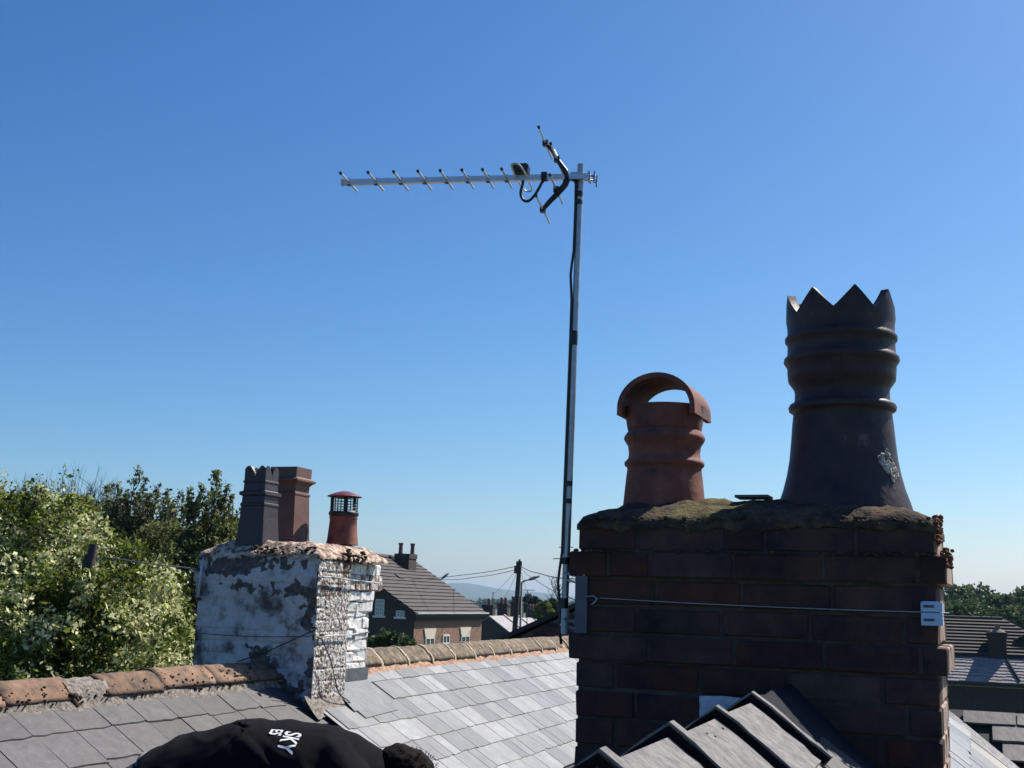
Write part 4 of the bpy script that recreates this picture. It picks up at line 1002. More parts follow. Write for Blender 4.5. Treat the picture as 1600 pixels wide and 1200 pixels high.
for (z, end, dd, kind_) in ((-.075, .962, .255, 's'), (-.003, .985, .268, 's'), (.088, 1.045, .285, 'h'), (.175, 1.03, .275, 'h2'), (.247, .985, .262, 's')):
    l = .40
    while l < end - .03:
        if kind_ == 's': L = .214 if l > .42 else .13; ms = pb_s; bw = .214; sc_z = 1
        elif kind_ == 'h': L = .074; ms = sb_h; bw = .066; sc_z = 1
        else: L = .11; ms = pb_h; bw = .104; sc_z = 1.15
        if l + L > end: L = end - l
        if kind_ == 'h2': ms = [sb_h[0], pb_h[1], pb_h[2]]
        me = rnd.choice(ms); bw = .066 if me in sb_h else .104 if me in pb_h else .214
        place('brick', me, axes(V, -U, UPV, Tw(dd - .05 + rnd.gauss(0, .004), l + L / 2, z), (L - .006) / bw, 1, sc_z * (1 if me not in sb_h or kind_ == 'h' else .75)), ws); l += L
heightcap('mortar_cap', M['cap_mortar'], ws, lambda u, v, z: Tw(u, v, z), -.525, .362, -.012, .965, .236, [(-.165, .165, .34, .12), (-.24, .6, .28, .125), (.08, .80, .30, .13), (.1, .3, .3, .10)], base=.09, edge=.13, nu=100, nv=100, rough=.010, seed=5)
items = [(Tw(random.uniform(-.15, .34), random.uniform(-.03, .03), .262 + random.uniform(-.02, .03)), random.uniform(.006, .016), .6) for _ in range(70)]
items += [(Tw(.36 + random.gauss(0, .008), random.uniform(.3, .6), .262 + random.uniform(-.05, .03)), random.uniform(.008, .02), .7) for _ in range(40)]
tag(blob_row('moss', M['moss'], ws, items, 5, 1), kind='stuff')
# lashing wires and loose cable on the white stack
def wl(pix, d, name='wire', r=.003, m='black', par=ws):
    return cab([hit(x, y, T(0, d, 0), U) for x, y in pix], r, name, par, m)
wl([(497, 902), (520, 902), (545, 906), (570, 909), (590, 911)], .382, 'lashing_wire', .006, 'paint_render')
wl([(497, 996), (520, 993), (545, 993)], .372, 'lashing_wire', .0055, 'paint_render')
wl([(545, 992), (560, 990), (576, 988)], .262, 'lashing_wire', .0055, 'paint_render')
wl([(503, 998), (508, 1010), (518, 1035), (524, 1065), (531, 1085), (545, 1096), (556, 1112), (561, 1140)], .40, 'loose_cable', .0038)
cab([hit(x, y, Tw(0, -.03, 0), V) for x, y in ((494, 984), (470, 994), (440, 1008), (410, 1021), (370, 1034))], .0036, 'loose_cable', ws)
cab([hit(x, y, Tw(0, -.022, 0), V) for x, y in ((308, 989), (360, 993), (420, 995), (484, 994))], .0022, 'lashing_wire', ws)
b = MB(); b.box(hit(491, 981, Tw(0, -.03, 0), V), .016, .010, .007, U, V, UPV); b.box(hit(503, 993, T(0, .37, 0), U), .006, .02, .01, U, V, UPV); b.build('cable_clip', M['black'], ws)
# lead flashing at the foot
b = MB()
f0 = .40; f1 = .93
zp = lambda d: -.45 - d * tan(PIT)
b.add([Tw(.262, f0, zp(.25) + .05), Tw(.262, f1, zp(.25) + .05), Tw(.27, f1, zp(.25) + .135), Tw(.27, f0, zp(.25) + .135)], [(0, 1, 2, 3)])
b.add([Tw(.262, f0, zp(.25) + .048), Tw(.262, f1 + .015, zp(.25) + .048), Tw(.44, f1 + .03, zp(.44) + .026), Tw(.455, f0 - .02, zp(.455) + .026)], [(3, 2, 1, 0)])
b.add([Tw(.44, f1 + .03, zp(.44) + .026), Tw(.455, f0 - .02, zp(.455) + .026), Tw(.455, f0 - .02, zp(.455) + .005), Tw(.44, f1 + .03, zp(.44) + .005)], [(0, 1, 2, 3)])
b.build('lead_flashing', M['lead'], ws)
b = MB(); vs = []
for j in range(13):
    v = -.06 + .50 * j / 12
    for k, (d, h) in enumerate(((.335, .07), (.36, .045), (.40, .02), (.43 + .03 * nm(v * 9, 0, 2), .004))): vs.append(Tw(d, v, zp(d) - .01 + h + .008 * nm(v * 30, k, 0)))
b.add(vs, [(j * 4 + k, j * 4 + k + 1, (j + 1) * 4 + k + 1, (j + 1) * 4 + k) for j in range(12) for k in range(3)]); b.build('mortar_fillet', M['grey_mortar'], ws, smooth=True)
b = MB(); b.add([Tw(.40, .42, zp(.4) + .026), Tw(.40, .93, zp(.4) + .026), Tw(.50, .95, zp(.50) + .026), Tw(.52, .42, zp(.52) + .026)], [(3, 2, 1, 0)]); b.build('lead_apron', M['lead'], ws)
# white strut bracket on its left edge
b = MB(); b.tube([hit(317, 870, Tw(0, -.04, 0), V), hit(309, 936, Tw(0, -.04, 0), V)], .009, 10)
sb_ = thing('conduit', hit(309, 936, Tw(0, -.04, 0), V), 'short white conduit fixed up the left edge of the white chimney', 'pipe')
b.build('tube', M['white_plastic'], sb_, smooth=True)
for x, y in ((315, 872), (311, 890), (309, 936)): b = MB(); b.box(hit(x, y, Tw(0, -.035, 0), V), .016, .016, .010, U, V, UPV); b.build('clip', M['black'], sb_)

# square pots
def sq_pot(name, label, c, w, prof, mt, crown, rot, z0p):
    t = thing(name, Vector((c.x, c.y, z0p)), label, 'chimney pot', 'square clay pots on the white chimney')
    b = MB(); X = U; Y = V; vs = []
    prof = [(r_ * w, z) for r_, z in prof]
    for (r_, z) in prof:
        for (a, e) in ((-1, -1), (1, -1), (1, 1), (-1, 1)): vs.append(Vector((c.x, c.y, z0p + z)) + X * a * r_ + Y * e * r_)
    n = len(prof); b.add(vs, [(i * 4 + k, i * 4 + (k + 1) % 4, (i + 1) * 4 + (k + 1) % 4, (i + 1) * 4 + k) for i in range(n - 1) for k in range(4)])
    R_, zt_ = prof[-1]
    # top wall with scalloped or plain edge
    th = .018
    for k in range(4):
        a0 = ((-1, -1), (1, -1), (1, 1), (-1, 1))[k]; a1 = ((1, -1), (1, 1), (-1, 1), (-1, -1))[k]
        p0 = X * a0[0] + Y * a0[1]; p1 = X * a1[0] + Y * a1[1]; nn = 24; vs = []
        for ri in (R_, R_ - th):
            for lev in (0, 1):
                for i in range(nn + 1):
                    s = i / nn; h = 0 if not lev else crown(s)
                    vs.append(Vector((c.x, c.y, z0p + zt_ - (.15 if ri < R_ and not lev else 0) + h)) + (p0 * (1 - s) + p1 * s) * ri)
        q = nn + 1; fs = []
        for i in range(nn):
            fs += [(i, i + 1, q + i + 1, q + i), (2 * q + i, 3 * q + i, 3 * q + i + 1, 2 * q + i + 1), (q + i, q + i + 1, 3 * q + i + 1, 3 * q + i)]
        b.add(vs, fs)
    b.build('pot_body', mt, t); return t
# front dark pot with notched crown, rear brown pot
pA = Tw(-.27, .16, 0); 
z0p = H0 + .285
pA = Tw(-.205, .165, 0)
sq_pot('square_chimney_pot', 'dark square pot with a notched scalloped rim, front left on the white chimney', pA, .66, [(.165, .0), (.155, .02), (.145, .10), (.135, .20), (.130, .27), (.138, .275), (.138, .287), (.128, .292), (.126, .335), (.150, .342), (.150, .362), (.130, .367), (.122, .372), (.120, .42), (.128, .424), (.128, .434), (.120, .438)], M['dark_pot'],
       lambda s: .02 + .075 * min(1, abs(s - .5) / .26) ** .55 - .02 * max(0, (abs(s - .5) - .36) / .14), 0, z0p)
pB = Tw(-.24, .60, 0)
sq_pot('square_chimney_pot', 'brown square pot with a flared plain top, rear of the white chimney', pB, .74, [(.155, .0), (.15, .02), (.142, .15), (.132, .33), (.138, .335), (.138, .347), (.128, .352), (.130, .40), (.150, .418), (.172, .428), (.172, .440), (.150, .448), (.138, .455), (.140, .52)], M['brown_pot'], lambda s: .004, 0, H0 + .335)
# round pot with mesh cowl
rc = Tw(.08, .80, 0)
rpz = thing('mesh_topped_chimney_pot', Vector((rc.x, rc.y, H0 + .345)), 'small round terracotta pot with wire mesh guard and maroon cap', 'chimney pot')
b = MB(); Cz = H0 + .345; b.lathe((rc.x, rc.y, Cz), [(.112, 0), (.106, .03), (.098, .12), (.094, .175), (.098, .18), (.099, .19), (.094, .196), (.093, .20), (.08, .2), (.08, .05)], 40); b.build('pot_body', M['red_pot'], rpz, smooth=True, auto=45)
b = MB(); b.lathe((rc.x, rc.y, Cz), [(.094, .195), (.104, .205), (.105, .222), (.100, .228), (.09, .228)], 40); b.build('collar', M['black'], rpz, smooth=True, auto=45)
b = MB()
for k in range(26):
    q = 2 * pi * k / 26; b.tube([Vector((rc.x + cos(q) * .094, rc.y + sin(q) * .094, Cz + .225)), Vector((rc.x + cos(q) * .094, rc.y + sin(q) * .094, Cz + .335))], .0022, 4)
for j in range(6):
    z = Cz + .235 + j * .019; b.tube([Vector((rc.x + cos(2 * pi * k / 30) * .094, rc.y + sin(2 * pi * k / 30) * .094, z)) for k in range(31)], .0022, 4, cap=False)
b.build('wire_mesh', M['black'], rpz)
b = MB()
for a in (va + .5, va + 2.6, va + 4.7): b.box((rc.x + cos(a) * .088, rc.y + sin(a) * .088, Cz + .28), .004, .012, .058, (cos(a), sin(a), 0), (-sin(a), cos(a), 0)); 
b.build('strut', M['black'], rpz)
b = MB(); b.lathe((rc.x, rc.y, Cz), [(.0, .372), (.03, .370), (.07, .358), (.115, .340), (.122, .334), (.118, .331), (.07, .348), (.0, .36)], 40); b.build('cap', M['maroon'], rpz, smooth=True, auto=60)

# timber post poking through the blossom
po = thing('timber_post', Vector((P(144, 870, 11.80).x, 11.80, 0)), 'dark weathered timber pole top poking out of the blossoming tree', 'post')
pz = P(143, 850, 11.80); b = MB(); b.tube([(pz.x - .03, 11.80, 0), (pz.x - .01, 11.80, pz.z - .16), (pz.x + .003, 11.80, pz.z - .12)], [.06, .062, .055], 10); b.tube([(pz.x + .01, 11.80, pz.z - .14), (pz.x + .02, 11.80, pz.z)], [.045, .04], 10); b.build('pole', M['fence_wood'], po, smooth=True, auto=40)
b = MB(); b.box((pz.x - .02, 12.29, pz.z - .12), .012, .012, .08); b.build('fitting', M['black'], po)
ow = cab([P(148, 868, 12.3), P(230, 880, 10.6), P(270, 885, 8.6), P(309, 889, 7.75)], .005, 'overhead_cable', None, 'belt')
tag(ow, 'thin pale overhead cable from the timber pole to the white chimney', 'cable')

# ------------------------------------------------------------------ midground house
def stepped_roof(name, e0, ridge_dir, len_, down, n, gauge, th, mt, parent, wob=.0):
    """top edge starts at e0, runs along ridge_dir; courses go down"""
    b = MB(); N_ = ridge_dir.cross(down).normalized(); 
    if N_.z < 0: N_ = -N_
    m = 40
    for k in range(n):
        s0 = k * gauge; s1 = s0 + gauge + .03; vs = []
        for i in range(m + 1):
            l = len_ * i / m; wz = N_ * (wob * nm(l * .9, k * 1.7, 4))
            vs += [e0 + ridge_dir * l + down * s0 + N_ * .0 + wz, e0 + ridge_dir * l + down * s1 + N_ * th + wz, e0 + ridge_dir * l + down * s1 - N_ * .005 + wz]
        b.add(vs, [f for i in range(m) for f in ((i * 3, i * 3 + 3, i * 3 + 4, i * 3 + 1), (i * 3 + 1, i * 3 + 4, i * 3 + 5, i * 3 + 2))])
    return b.build(name, mt, parent)
E0 = P(648, 955, 60)                # near eave corner
mh = thing('brick_house', Vector((E0.x + .5, 63, 0)), 'brick house with dark tiled roof and two-pot chimney between the white chimney and the hill', 'house')
mp = radians(31.5); s_ = 4.6; LN = 9.3
DM = U * cos(mp) - UPV * sin(mp); rise = s_ * tan(mp)
rd0 = E0 - U * s_ + UPV * rise
rb = MB()
over = .25
for sg in (1, -1):
    a = [rd0 - V * over, rd0 + V * (LN + over), rd0 + V * (LN + over) + U * sg * (s_ + .2) - UPV * (s_ + .2) * tan(mp), rd0 - V * over + U * sg * (s_ + .2) - UPV * (s_ + .2) * tan(mp)]
    rb.add(a + [p - UPV * .16 for p in a], [(0, 1, 2, 3), (7, 6, 5, 4), (0, 4, 5, 1), (1, 5, 6, 2), (2, 6, 7, 3), (3, 7, 4, 0)])
mroof = rb.build('roof', M['tile_far'], mh)
tag(stepped_roof('tile_course', rd0 - V * over + UPV * .03, V, LN + 2 * over, DM, 16, (s_ + .3) / cos(mp) / 16, .05, M['tile_far'], mroof, .012), kind='stuff')
b = MB(); b.tube([rd0 - V * over + UPV * .05, rd0 + V * (LN + over) + UPV * .05], .14, 8); b.build('ridge_capping', M['tile_far'], mroof, smooth=True)
wb = MB(); zb = E0.z - .12
gp = [E0 - U * 2 * s_ , E0, rd0]; gp = [Vector((p.x, p.y, p.z - .17)) for p in gp]
base0 = Vector((gp[0].x, gp[0].y, 0)); base1 = Vector((gp[1].x, gp[1].y, 0))
f = [base0, base1, gp[1], gp[2], gp[0]]; f2 = [p + V * LN for p in f]
wb.add(f + f2, [(i, i + 5, (i + 1) % 5 + 5, (i + 1) % 5) for i in range(5)]); wb.build('wall', M['brick_mid'], mh); wb = MB(); wb.add(f, [(0, 1, 2, 3, 4)]); wb.build('gable_wall', M['brick_shade'], mh); wb = MB(); wb.add(f2, [(4, 3, 2, 1, 0)]); bw_ = wb.build('gable_wall', M['brick_shade'], mh)  # gables in darker brick than the side wall, shade put into the colour
# gutter and fascia
b = MB(); b.box(E0 + U * .26 + V * LN / 2 - UPV * .10, .07, LN / 2 + .3, .05, U, V, UPV); b.build('gutter', M['white_plastic'], mh)
b = MB(); b.box(E0 + U * .06 + V * LN / 2 - UPV * .32, .055, LN / 2 + .1, .14, U, V, UPV); b.build('fascia', M['far_brick_dark'], mh)
def win_side(v0, wd, ztop, hgt, lint=True, name='window', openg=False):
    fr = MB(); c = E0 + U * .03 + V * v0
    z = H0 + ztop
    cc = Vector((c.x, c.y, z - hgt / 2))
    for (o, hw, hh) in ((0, wd / 2, .04), (-hgt + .06, wd / 2, .04), (-hgt / 2, wd / 2, .03)):
        fr.box(Vector((c.x, c.y, z + o)), .04, hw, hh, U, V, UPV)
    for o in (-wd / 2, 0, wd / 2): fr.box(cc + V * o, .04, .035, hgt / 2, U, V, UPV)
    fo = fr.build('window', M['white_paint'], mh)
    g_ = MB(); g_.box(cc - U * .01, .02, wd / 2, hgt / 2, U, V, UPV); g_.build('pane', M['glass'], fo)
    if lint:
        l_ = MB(); a = wd / 2 + .05; t_ = wd / 2 + .24; zz = z + .05
        vs = [E0 + U * .06 + V * (v0 - a), E0 + U * .06 + V * (v0 + a), E0 + U * .06 + V * (v0 + t_), E0 + U * .06 + V * (v0 - t_)]
        vs = [Vector((p.x, p.y, zz + (0 if i < 2 else .42))) for i, p in enumerate(vs)]
        l_.add(vs + [p - U * .1 for p in vs], [(0, 1, 2, 3), (0, 4, 5, 1), (1, 5, 6, 2), (2, 6, 7, 3), (3, 7, 4, 0)]); l_.build('lintel', M['stone'], fo)
def vcoord(px, y):        # along-wall coordinate and height of a pixel on the lit wall
    q = hit(px, y, E0, U); return (q - E0).dot(V), q.z - H0
for pa, pb, yt, lt in ((664, 677, 997, True), (720, 732, 994, True)):
    va_, zt1 = vcoord(pa, yt); vb_, _ = vcoord(pb, yt); win_side((va_ + vb_) / 2, vb_ - va_, zt1, 1.1, lt)
va_, zt1 = vcoord(690, 993); vb_, _ = vcoord(702, 993); win_side((va_ + vb_) / 2, vb_ - va_ - .2, zt1, .8, False)
# gable windows (in shade)
def gwin(pa, pb, ya, yb, bars):
    p0 = hit(pa, ya, E0 - V * .03, V); p1 = hit(pb, yb, E0 - V * .03, V); wd = (p1 - p0).dot(U); hg = p0.z - p1.z; c = (p0 + p1) / 2
    fr = MB()
    for i in range(bars + 1): fr.box(c + U * (wd * (i / bars - .5)), .035, .03, hg / 2, U, V, UPV)
    for j in range(bars + 1): fr.box(c + UPV * (hg * (j / bars - .5)), wd / 2, .03, .035, U, V, UPV)
    fr.box(c - UPV * (hg / 2 + .08), wd / 2 + .12, .08, .05, U, V, UPV)
    o = fr.build('window', M['white_paint'], mh); g_ = MB(); g_.box(c + V * .015, wd / 2, .02, hg / 2, U, V, UPV); g_.build('pane', M['glass'], o)
gwin(588, 599, 937, 961, 4); gwin(620, 631, 955, 963, 2)
# chimney
cc = rd0 + V * (LN - 2.3) + U * .75 - UPV * .5
ct = P(637, 866, (cc.y)); 
b = MB(); hb_ = (ct.z - (cc.z - .6)) / 2; b.box(Vector((cc.x, cc.y, cc.z - .6 + hb_)), .43, .50, hb_, U, V, UPV); b.box(Vector((cc.x, cc.y, ct.z - .12)), .47, .54, .13, U, V, UPV)
st = b.build('chimney', M['brick_shade'], mroof)
for dv, lo in ((-.22, 0), (.25, 0)):
    for du in (0,):
        q = Vector((cc.x, cc.y, 0)) + V * dv + U * (dv * 1.1); b = MB()
        b.lathe((q.x, q.y, ct.z), [(.15, 0), (.12, .1), (.11, .5), (.14, .55), (.14, .62), (.10, .62)], 14); b.build('chimney_pot', M['brown_pot'], mroof, smooth=True, auto=50)
b = MB(); b.box(P(629, 903, 66.5) + UPV * -.1, .05, .12, .1); 
# skylight flap on the roof
q = hit(624, 903, rd0 + NR * .0, (U * sin(mp) + UPV * cos(mp))); b = MB(); b.box(q + UPV * .1, .18, .28, .03, DM, V, U * sin(mp) + UPV * cos(mp)); b.build('roof_vent', M['black'], mroof)
# bare brick yard building below, left of house between chimney & house: shaded side wall already there

# lamp posts
def lamp(px, py, z, arms, label, arm_len=.9):
    p = P(px, py, z); t = thing('street_lamp', (p.x, p.y, 0), label, 'street lamp', 'street lamps beyond the roofs'); b = MB(); b.tube([(p.x, p.y, 0), p], [.08, .05], 8); b.build('pole', M['lamp_grey'], t, smooth=True)
    for ax, ay in arms:
        q = P(ax, ay, z); b = MB(); b.tube([p, p.lerp(q, .4) + UPV * .02, q], [.045, .04, .035], 7); b.build('arm', M['lamp_grey'], t, smooth=True)
        d = (q - p).normalized(); b = MB(); b.tube([q - d * .1, q + d * .15, q + d * .5], [.05, .09, .05], 8); b.build('lamp_head', M['lamp_grey'], t, smooth=True)
lamp(681, 912, 80, [(671, 902.5), (692, 903)], 'twin-armed street lamp peeping over the midground roof slope')
lamp(815, 910, 62, [(829, 905)], 'single-arm street lamp just right of the telegraph pole')

# telegraph pole and wires
tp0 = P(804, 990, 58); tp1 = P(812, 878, 58)
tpl = thing('telegraph_pole', (tp0.x, tp0.y, 0), 'dark wooden telegraph pole standing left of the mast', 'telegraph pole')
b = MB(); bb = tp0 + (tp0 - tp1) * (tp0.z / (tp1.z - tp0.z)); b.tube([bb, tp0, tp1], [.16, .14, .11], 10); b.build('pole', M['fence_wood'], tpl, smooth=True, auto=40)
b = MB(); b.box(P(808.5, 890, 57.8), .16, .1, .18); b.box(P(811, 881, 57.8), .14, .08, .12); b.tube([P(812, 878, 58), P(811.5, 874, 58)], .06, 6); b.build('pole_fitting', M['fence_wood'], tpl)
wires = [((811, 884, 58), (640, 905, 66), 'left over the midground roof'), ((811, 889, 58), (690, 906, 75), 'left above the hill, lower of two'), ((812, 884, 58), (905, 905, 30), 'right, highest'), ((812, 886, 58), (900, 938, 24), 'right, steepest'),
         ((810, 886, 58), (770, 928, 110), 'down left to the far terrace'), ((811, 886, 58), (786, 938, 110), 'down to the second far chimney'), ((812, 886, 58), (828, 936, 110), 'down right to the far terrace')]
wg = []
for i, (a, c, lab) in enumerate(wires):
    a = P(*a); c = P(*c); m_ = a.lerp(c, .5) - UPV * .12
    o = cab([a, a.lerp(m_, .5) - UPV * .05, m_, m_.lerp(c, .5) - UPV * .05, c], .016 if i < 3 else .010, 'overhead_wire', None, 'bark')
    tag(o, 'thin telephone wire from the telegraph pole going ' + lab, 'wire', 'telephone wires')

# far terrace with chimneys
Z1 = 108.
ft0 = P(770, 972, Z1)
tr_labels = ['farthest left of the far terrace chimneys, square with one small pot', 'second far terrace chimney, with two pots', 'third far terrace chimney, behind the telegraph pole', 'fourth far terrace chimney, slim, right of the pole', 'last far terrace chimney, broad with three pots']
fp_ = radians(34)
hs = [(754.5, 773.5, 945, 976, 1), (778, 796, 943, 973, 2), (799, 806.5, 941, 970, 2), (809, 817, 940, 971, 1), (822, 842, 953, 973, 3)]
rowhouse_w = 4.0
prev = None
rt0 = P(764, 966, Z1)
for i, (xa, xb, yt, yb, npot) in enumerate(hs):
    o = Vector((rt0.x, rt0.y, 0)) + V * (i * 4.0); rz = P(764 + i * 19, 962 + i * 1.5, o.y).z
    lab = ['far terraced house at the left end of the distant row, nearest the midground house', 'second far terraced house from the left of the distant row', 'third far terraced house, its chimney close to the telegraph pole', 'fourth far terraced house, just right of the telegraph pole', 'last far terraced house of the distant row, with three-pot chimney'][i]
    h = thing('terraced_house', o, lab, 'house', 'distant terrace beyond the ridge')
    w1 = MB(); dp = 4.6; ze = rz - dp * tan(fp_)
    prof5 = [(-dp, 0), (dp, 0), (dp, ze - .1), (0, rz - .1), (-dp, ze - .1)]
    f = [o + U * d + UPV * z for d, z in prof5]; f2 = [p + V * 3.98 for p in f]
    w1.add(f + f2, [(0, 1, 2, 3, 4), (9, 8, 7, 6, 5)] + [(k, k + 5, (k + 1) % 5 + 5, (k + 1) % 5) for k in range(5)]); w1.build('wall', M['brick_shade'], h)
    r_ = MB()
    for sg in (1, -1):
        a = [o + UPV * rz, o + V * 3.98 + UPV * rz, o + V * 3.98 + U * sg * (dp + .3) + UPV * (rz - (dp + .3) * tan(fp_)), o + U * sg * (dp + .3) + UPV * (rz - (dp + .3) * tan(fp_))]
        r_.add(a + [p - UPV * .1 for p in a], [(0, 1, 2, 3), (7, 6, 5, 4), (0, 4, 5, 1), (1, 5, 6, 2), (2, 6, 7, 3), (3, 7, 4, 0)])
    rf_ = r_.build('roof', M['slate_roof_far'], h)
    b = MB(); b.box(o + V * 3.9 + U * dp / 2 + UPV * (rz - dp / 2 * tan(fp_) + .06), dp / 2 / cos(fp_), .1, .07, U * cos(fp_) - UPV * sin(fp_), V, U * sin(fp_) + UPV * cos(fp_)); b.build('parapet', M['stone'], rf_)
    zc = o.y + 1.0; cxp = (xa + xb) / 2; tp_ = P(cxp, yt, zc); bt_ = P(cxp, yb + 2, zc); hw = (P(xb, yt, zc) - P(xa, yt, zc)).length / 2 * .92
    b = MB(); hh = (tp_.z - bt_.z) / 2 + .2; b.box(Vector((tp_.x, tp_.y + .35, tp_.z - hh)), hw, .35, hh, U, V, UPV); b.box(Vector((tp_.x, tp_.y + .35, tp_.z - .12)), hw + .06, .41, .1, U, V, UPV); b.build('chimney', M['far_brick_dark'], rf_)
    for k in range(npot):
        dx = (k - (npot - 1) / 2) * min(.5, hw * 1.6 / max(1, npot)); b = MB(); b.lathe(Vector((tp_.x, tp_.y + .35, tp_.z)) + U * dx, [(.15, 0), (.13, .3), (.16, .55), (.1, .55)], 10); b.build('chimney_pot', M['brown_pot'], rf_, smooth=True)
# small far aerials
def small_aerial(px, py, z, base, label, L=1.2, n=7, yaw=0, er=.02):
    p = P(px, py, z); t = thing('tv_aerial', (p.x, p.y, p.z - base), label, 'aerial', 'small aerials on the far roofs'); b = MB(); b.tube([(p.x, p.y, p.z - base), p], er, 6); b.build('mast', M['bracket'], t)
    d = Vector((cos(yaw), sin(yaw), 0)); e = Vector((-sin(yaw), cos(yaw), .25)).normalized(); b = MB(); b.tube([p - d * L * .4, p + d * L * .6], er * .8, 5); b.build('boom', M['bracket'], t)
    for k in range(n): c = p - d * L * .4 + d * L * k / (n - 1); b = MB(); b.tube([c - e * L * .18, c + e * L * .18], er * .6, 4); b.build('director', M['bracket'], t)
small_aerial(824.5, 922, 90, 2.6, 'faint aerial right of the street lamp above the far terrace', .9, 6, .0, .03)
small_aerial(770.5, 926, 109, 1.6, 'thin upright aerial on the leftmost far terrace chimney', .15, 2, .6, .04)
p = P(884, 856, 18); t = thing('tv_aerial', (p.x, p.y, p.z - 2.2), 'horizontal-rod aerial showing behind the foot of the main mast', 'aerial', 'small aerials on the far roofs')
b = MB(); b.tube([p - UPV * 2.2, p + UPV * .1], .02, 6); b.build('mast', M['bracket'], t)
for y, xa, xb in ((855, 873, 896), (873, 864, 892)): b = MB(); b.tube([P(xa, y, 18), P(xb, y, 18)], .007, 5); b.build('director', M['bracket'], t)

# dark gable beyond the ridge
gz = 22.0; ga = P(800, 990, gz); gn = V
def gp_(px, py, o=0): return hit(px, py, ga + V * o, V)
g0 = gp_(786, 997); g1 = gp_(890, 949); slope = (g1.z - g0.z) / ((g1 - g0).dot(U)); apex = g0 + U * 3.4 + UPV * slope * 3.4
gh = thing('gabled_house', Vector((g0.x + 3, gz + 2, 0)), 'dark red brick gable rising to the mast foot behind the ridge tiles', 'house')
b = MB(); left = g0 - U * .4 - UPV * slope * .4; right = g0 + U * 7.2 - UPV * slope * .4
f = [Vector((left.x, left.y, 0)), Vector((right.x, right.y, 0)), right - UPV * .1, apex - UPV * .1, left - UPV * .1]; f = [p + V * .03 for p in f]; f2 = [p + V * 6 for p in f]
b.add(f + f2, [(0, 1, 2, 3, 4), (9, 8, 7, 6, 5)] + [(i, i + 5, (i + 1) % 5 + 5, (i + 1) % 5) for i in range(5)])
gm_ = mat('gable mortar', (.17, .14, .125), (.07, .055, .05), 6, .9, .3, 30); gw = b.build('wall', gm_, gh)
b = MB()
for sg, q in ((1, left), (-1, right)):
    a = [apex - V * .10, apex + V * 6.1, q + V * 6.1 - U * .1 * sg, q - V * .10 - U * .1 * sg]
    b.add([p for p in a] + [p - UPV * .08 for p in a], [(0, 1, 2, 3), (7, 6, 5, 4), (0, 4, 5, 1), (1, 5, 6, 2), (2, 6, 7, 3), (3, 7, 4, 0)])
b.build('roof', M['tile_far'], gh)
gbr = [jit_box_mesh('brick', .215, .05, .064, .006, .0015, M['far_brick_dark'], 70 + k) for k in range(3)]
M['gable_brick'] = mat('dark plum brick', (.10, .045, .05), (.06, .03, .035), 5, .9, .3, 30, rnd=.35)
for m_ in gbr: m_.materials.clear(); m_.materials.append(M['gable_brick'])
cnt = 0
for r_ in range(14):
    z = g1.z + .3 - .078 * r_ - H0; u = -.2 + (r_ % 2) * .112
    while u < 3.0:
        roofz = g0.z - H0 + slope * (u + (0 if False else 0)) - .12
        if z + .03 < roofz - .05 * 0 and z > -1.1 and cnt < 250:
            place('brick', random.choice(gbr), axes(U, V, UPV, Vector((g0.x, g0.y, H0 + z)) + U * (u + .0) + V * (.012 + random.gauss(0, .002)), 1, 1, 1), gw); cnt += 1
        u += .226

# ------------------------------------------------------------------ right-hand buildings
rh = thing('tiled_house', Vector((P(1530, 1000, 49).x, 49, 0)), 'house with dark striped tile roof above stone slates, right of the big chimney', 'house')
Yr = 50.2
t0 = P(1380, 962, Yr) ; t1 = P(1568, 967.5, Yr); dx = (t1 - t0).normalized(); dx.z = 0; dx.normalize()
dx = U2.copy()
t1 = P(1568, 968, Yr); t0 = t1 - dx * 5.2
rp_ = radians(35); DR = (-V2 * cos(rp_) - UPV * sin(rp_))
lenr = (t1 - t0).length
n_ = 11; tot = 2.45 / 1
# main roof slab (trapezium, hipped at the right)
t0 = t0 + UPV * 0
b = MB(); a = [t0, t1, t1 + DR * 2.6 + dx * 2.6, t0 + DR * 2.6]
b.add(a + [p - UPV * .1 for p in a], [(0, 1, 2, 3), (7, 6, 5, 4), (0, 4, 5, 1), (1, 5, 6, 2), (2, 6, 7, 3), (3, 7, 4, 0)])
a2 = [t0, t1, t1 + V2 * 3 - UPV * 2.1 + dx * 1.5, t0 + V2 * 3 - UPV * 2.1]; b.add(a2 + [p - UPV * .1 for p in a2], [(3, 2, 1, 0), (4, 5, 6, 7), (0, 4, 7, 3), (1, 2, 6, 5), (2, 3, 7, 6)])
b.add([t1, t1 + V2 * 3 - UPV * 2.1 + dx * 1.5, t1 + DR * 2.6 + dx * 2.6], [(0, 1, 2), (0, 2, 1)])
rr_ = b.build('roof', M['tile_far'], rh)
ND = (-V2 * sin(rp_) + UPV * cos(rp_))
for k in range(11):
    g_ = 2.45 / 11; s0 = k * g_; s1 = s0 + g_ + .02; e = 1.0 * (s0 + .1)
    b = MB(); a = [t0 + DR * s0 + ND * .02, t1 + dx * (s0 * 1.0) + DR * s0 + ND * .02, t1 + dx * (s1 * 1.0) + DR * s1 + ND * .085, t0 + DR * s1 + ND * .085]
    b.add(a + [a[2] - ND * .07, a[3] - ND * .07], [(3, 2, 1, 0), (3, 5, 4, 2)]); b.build('tile_course', M['tile_far'], rr_)
b = MB(); 
for k in range(12): b.tube([t0 + dx * (lenr * k / 12) + UPV * .03, t0 + dx * (lenr * (k + 1) / 12 - .03) + UPV * .03], .075, 8)
b.build('ridge_capping', M['tile_far'], rr_)
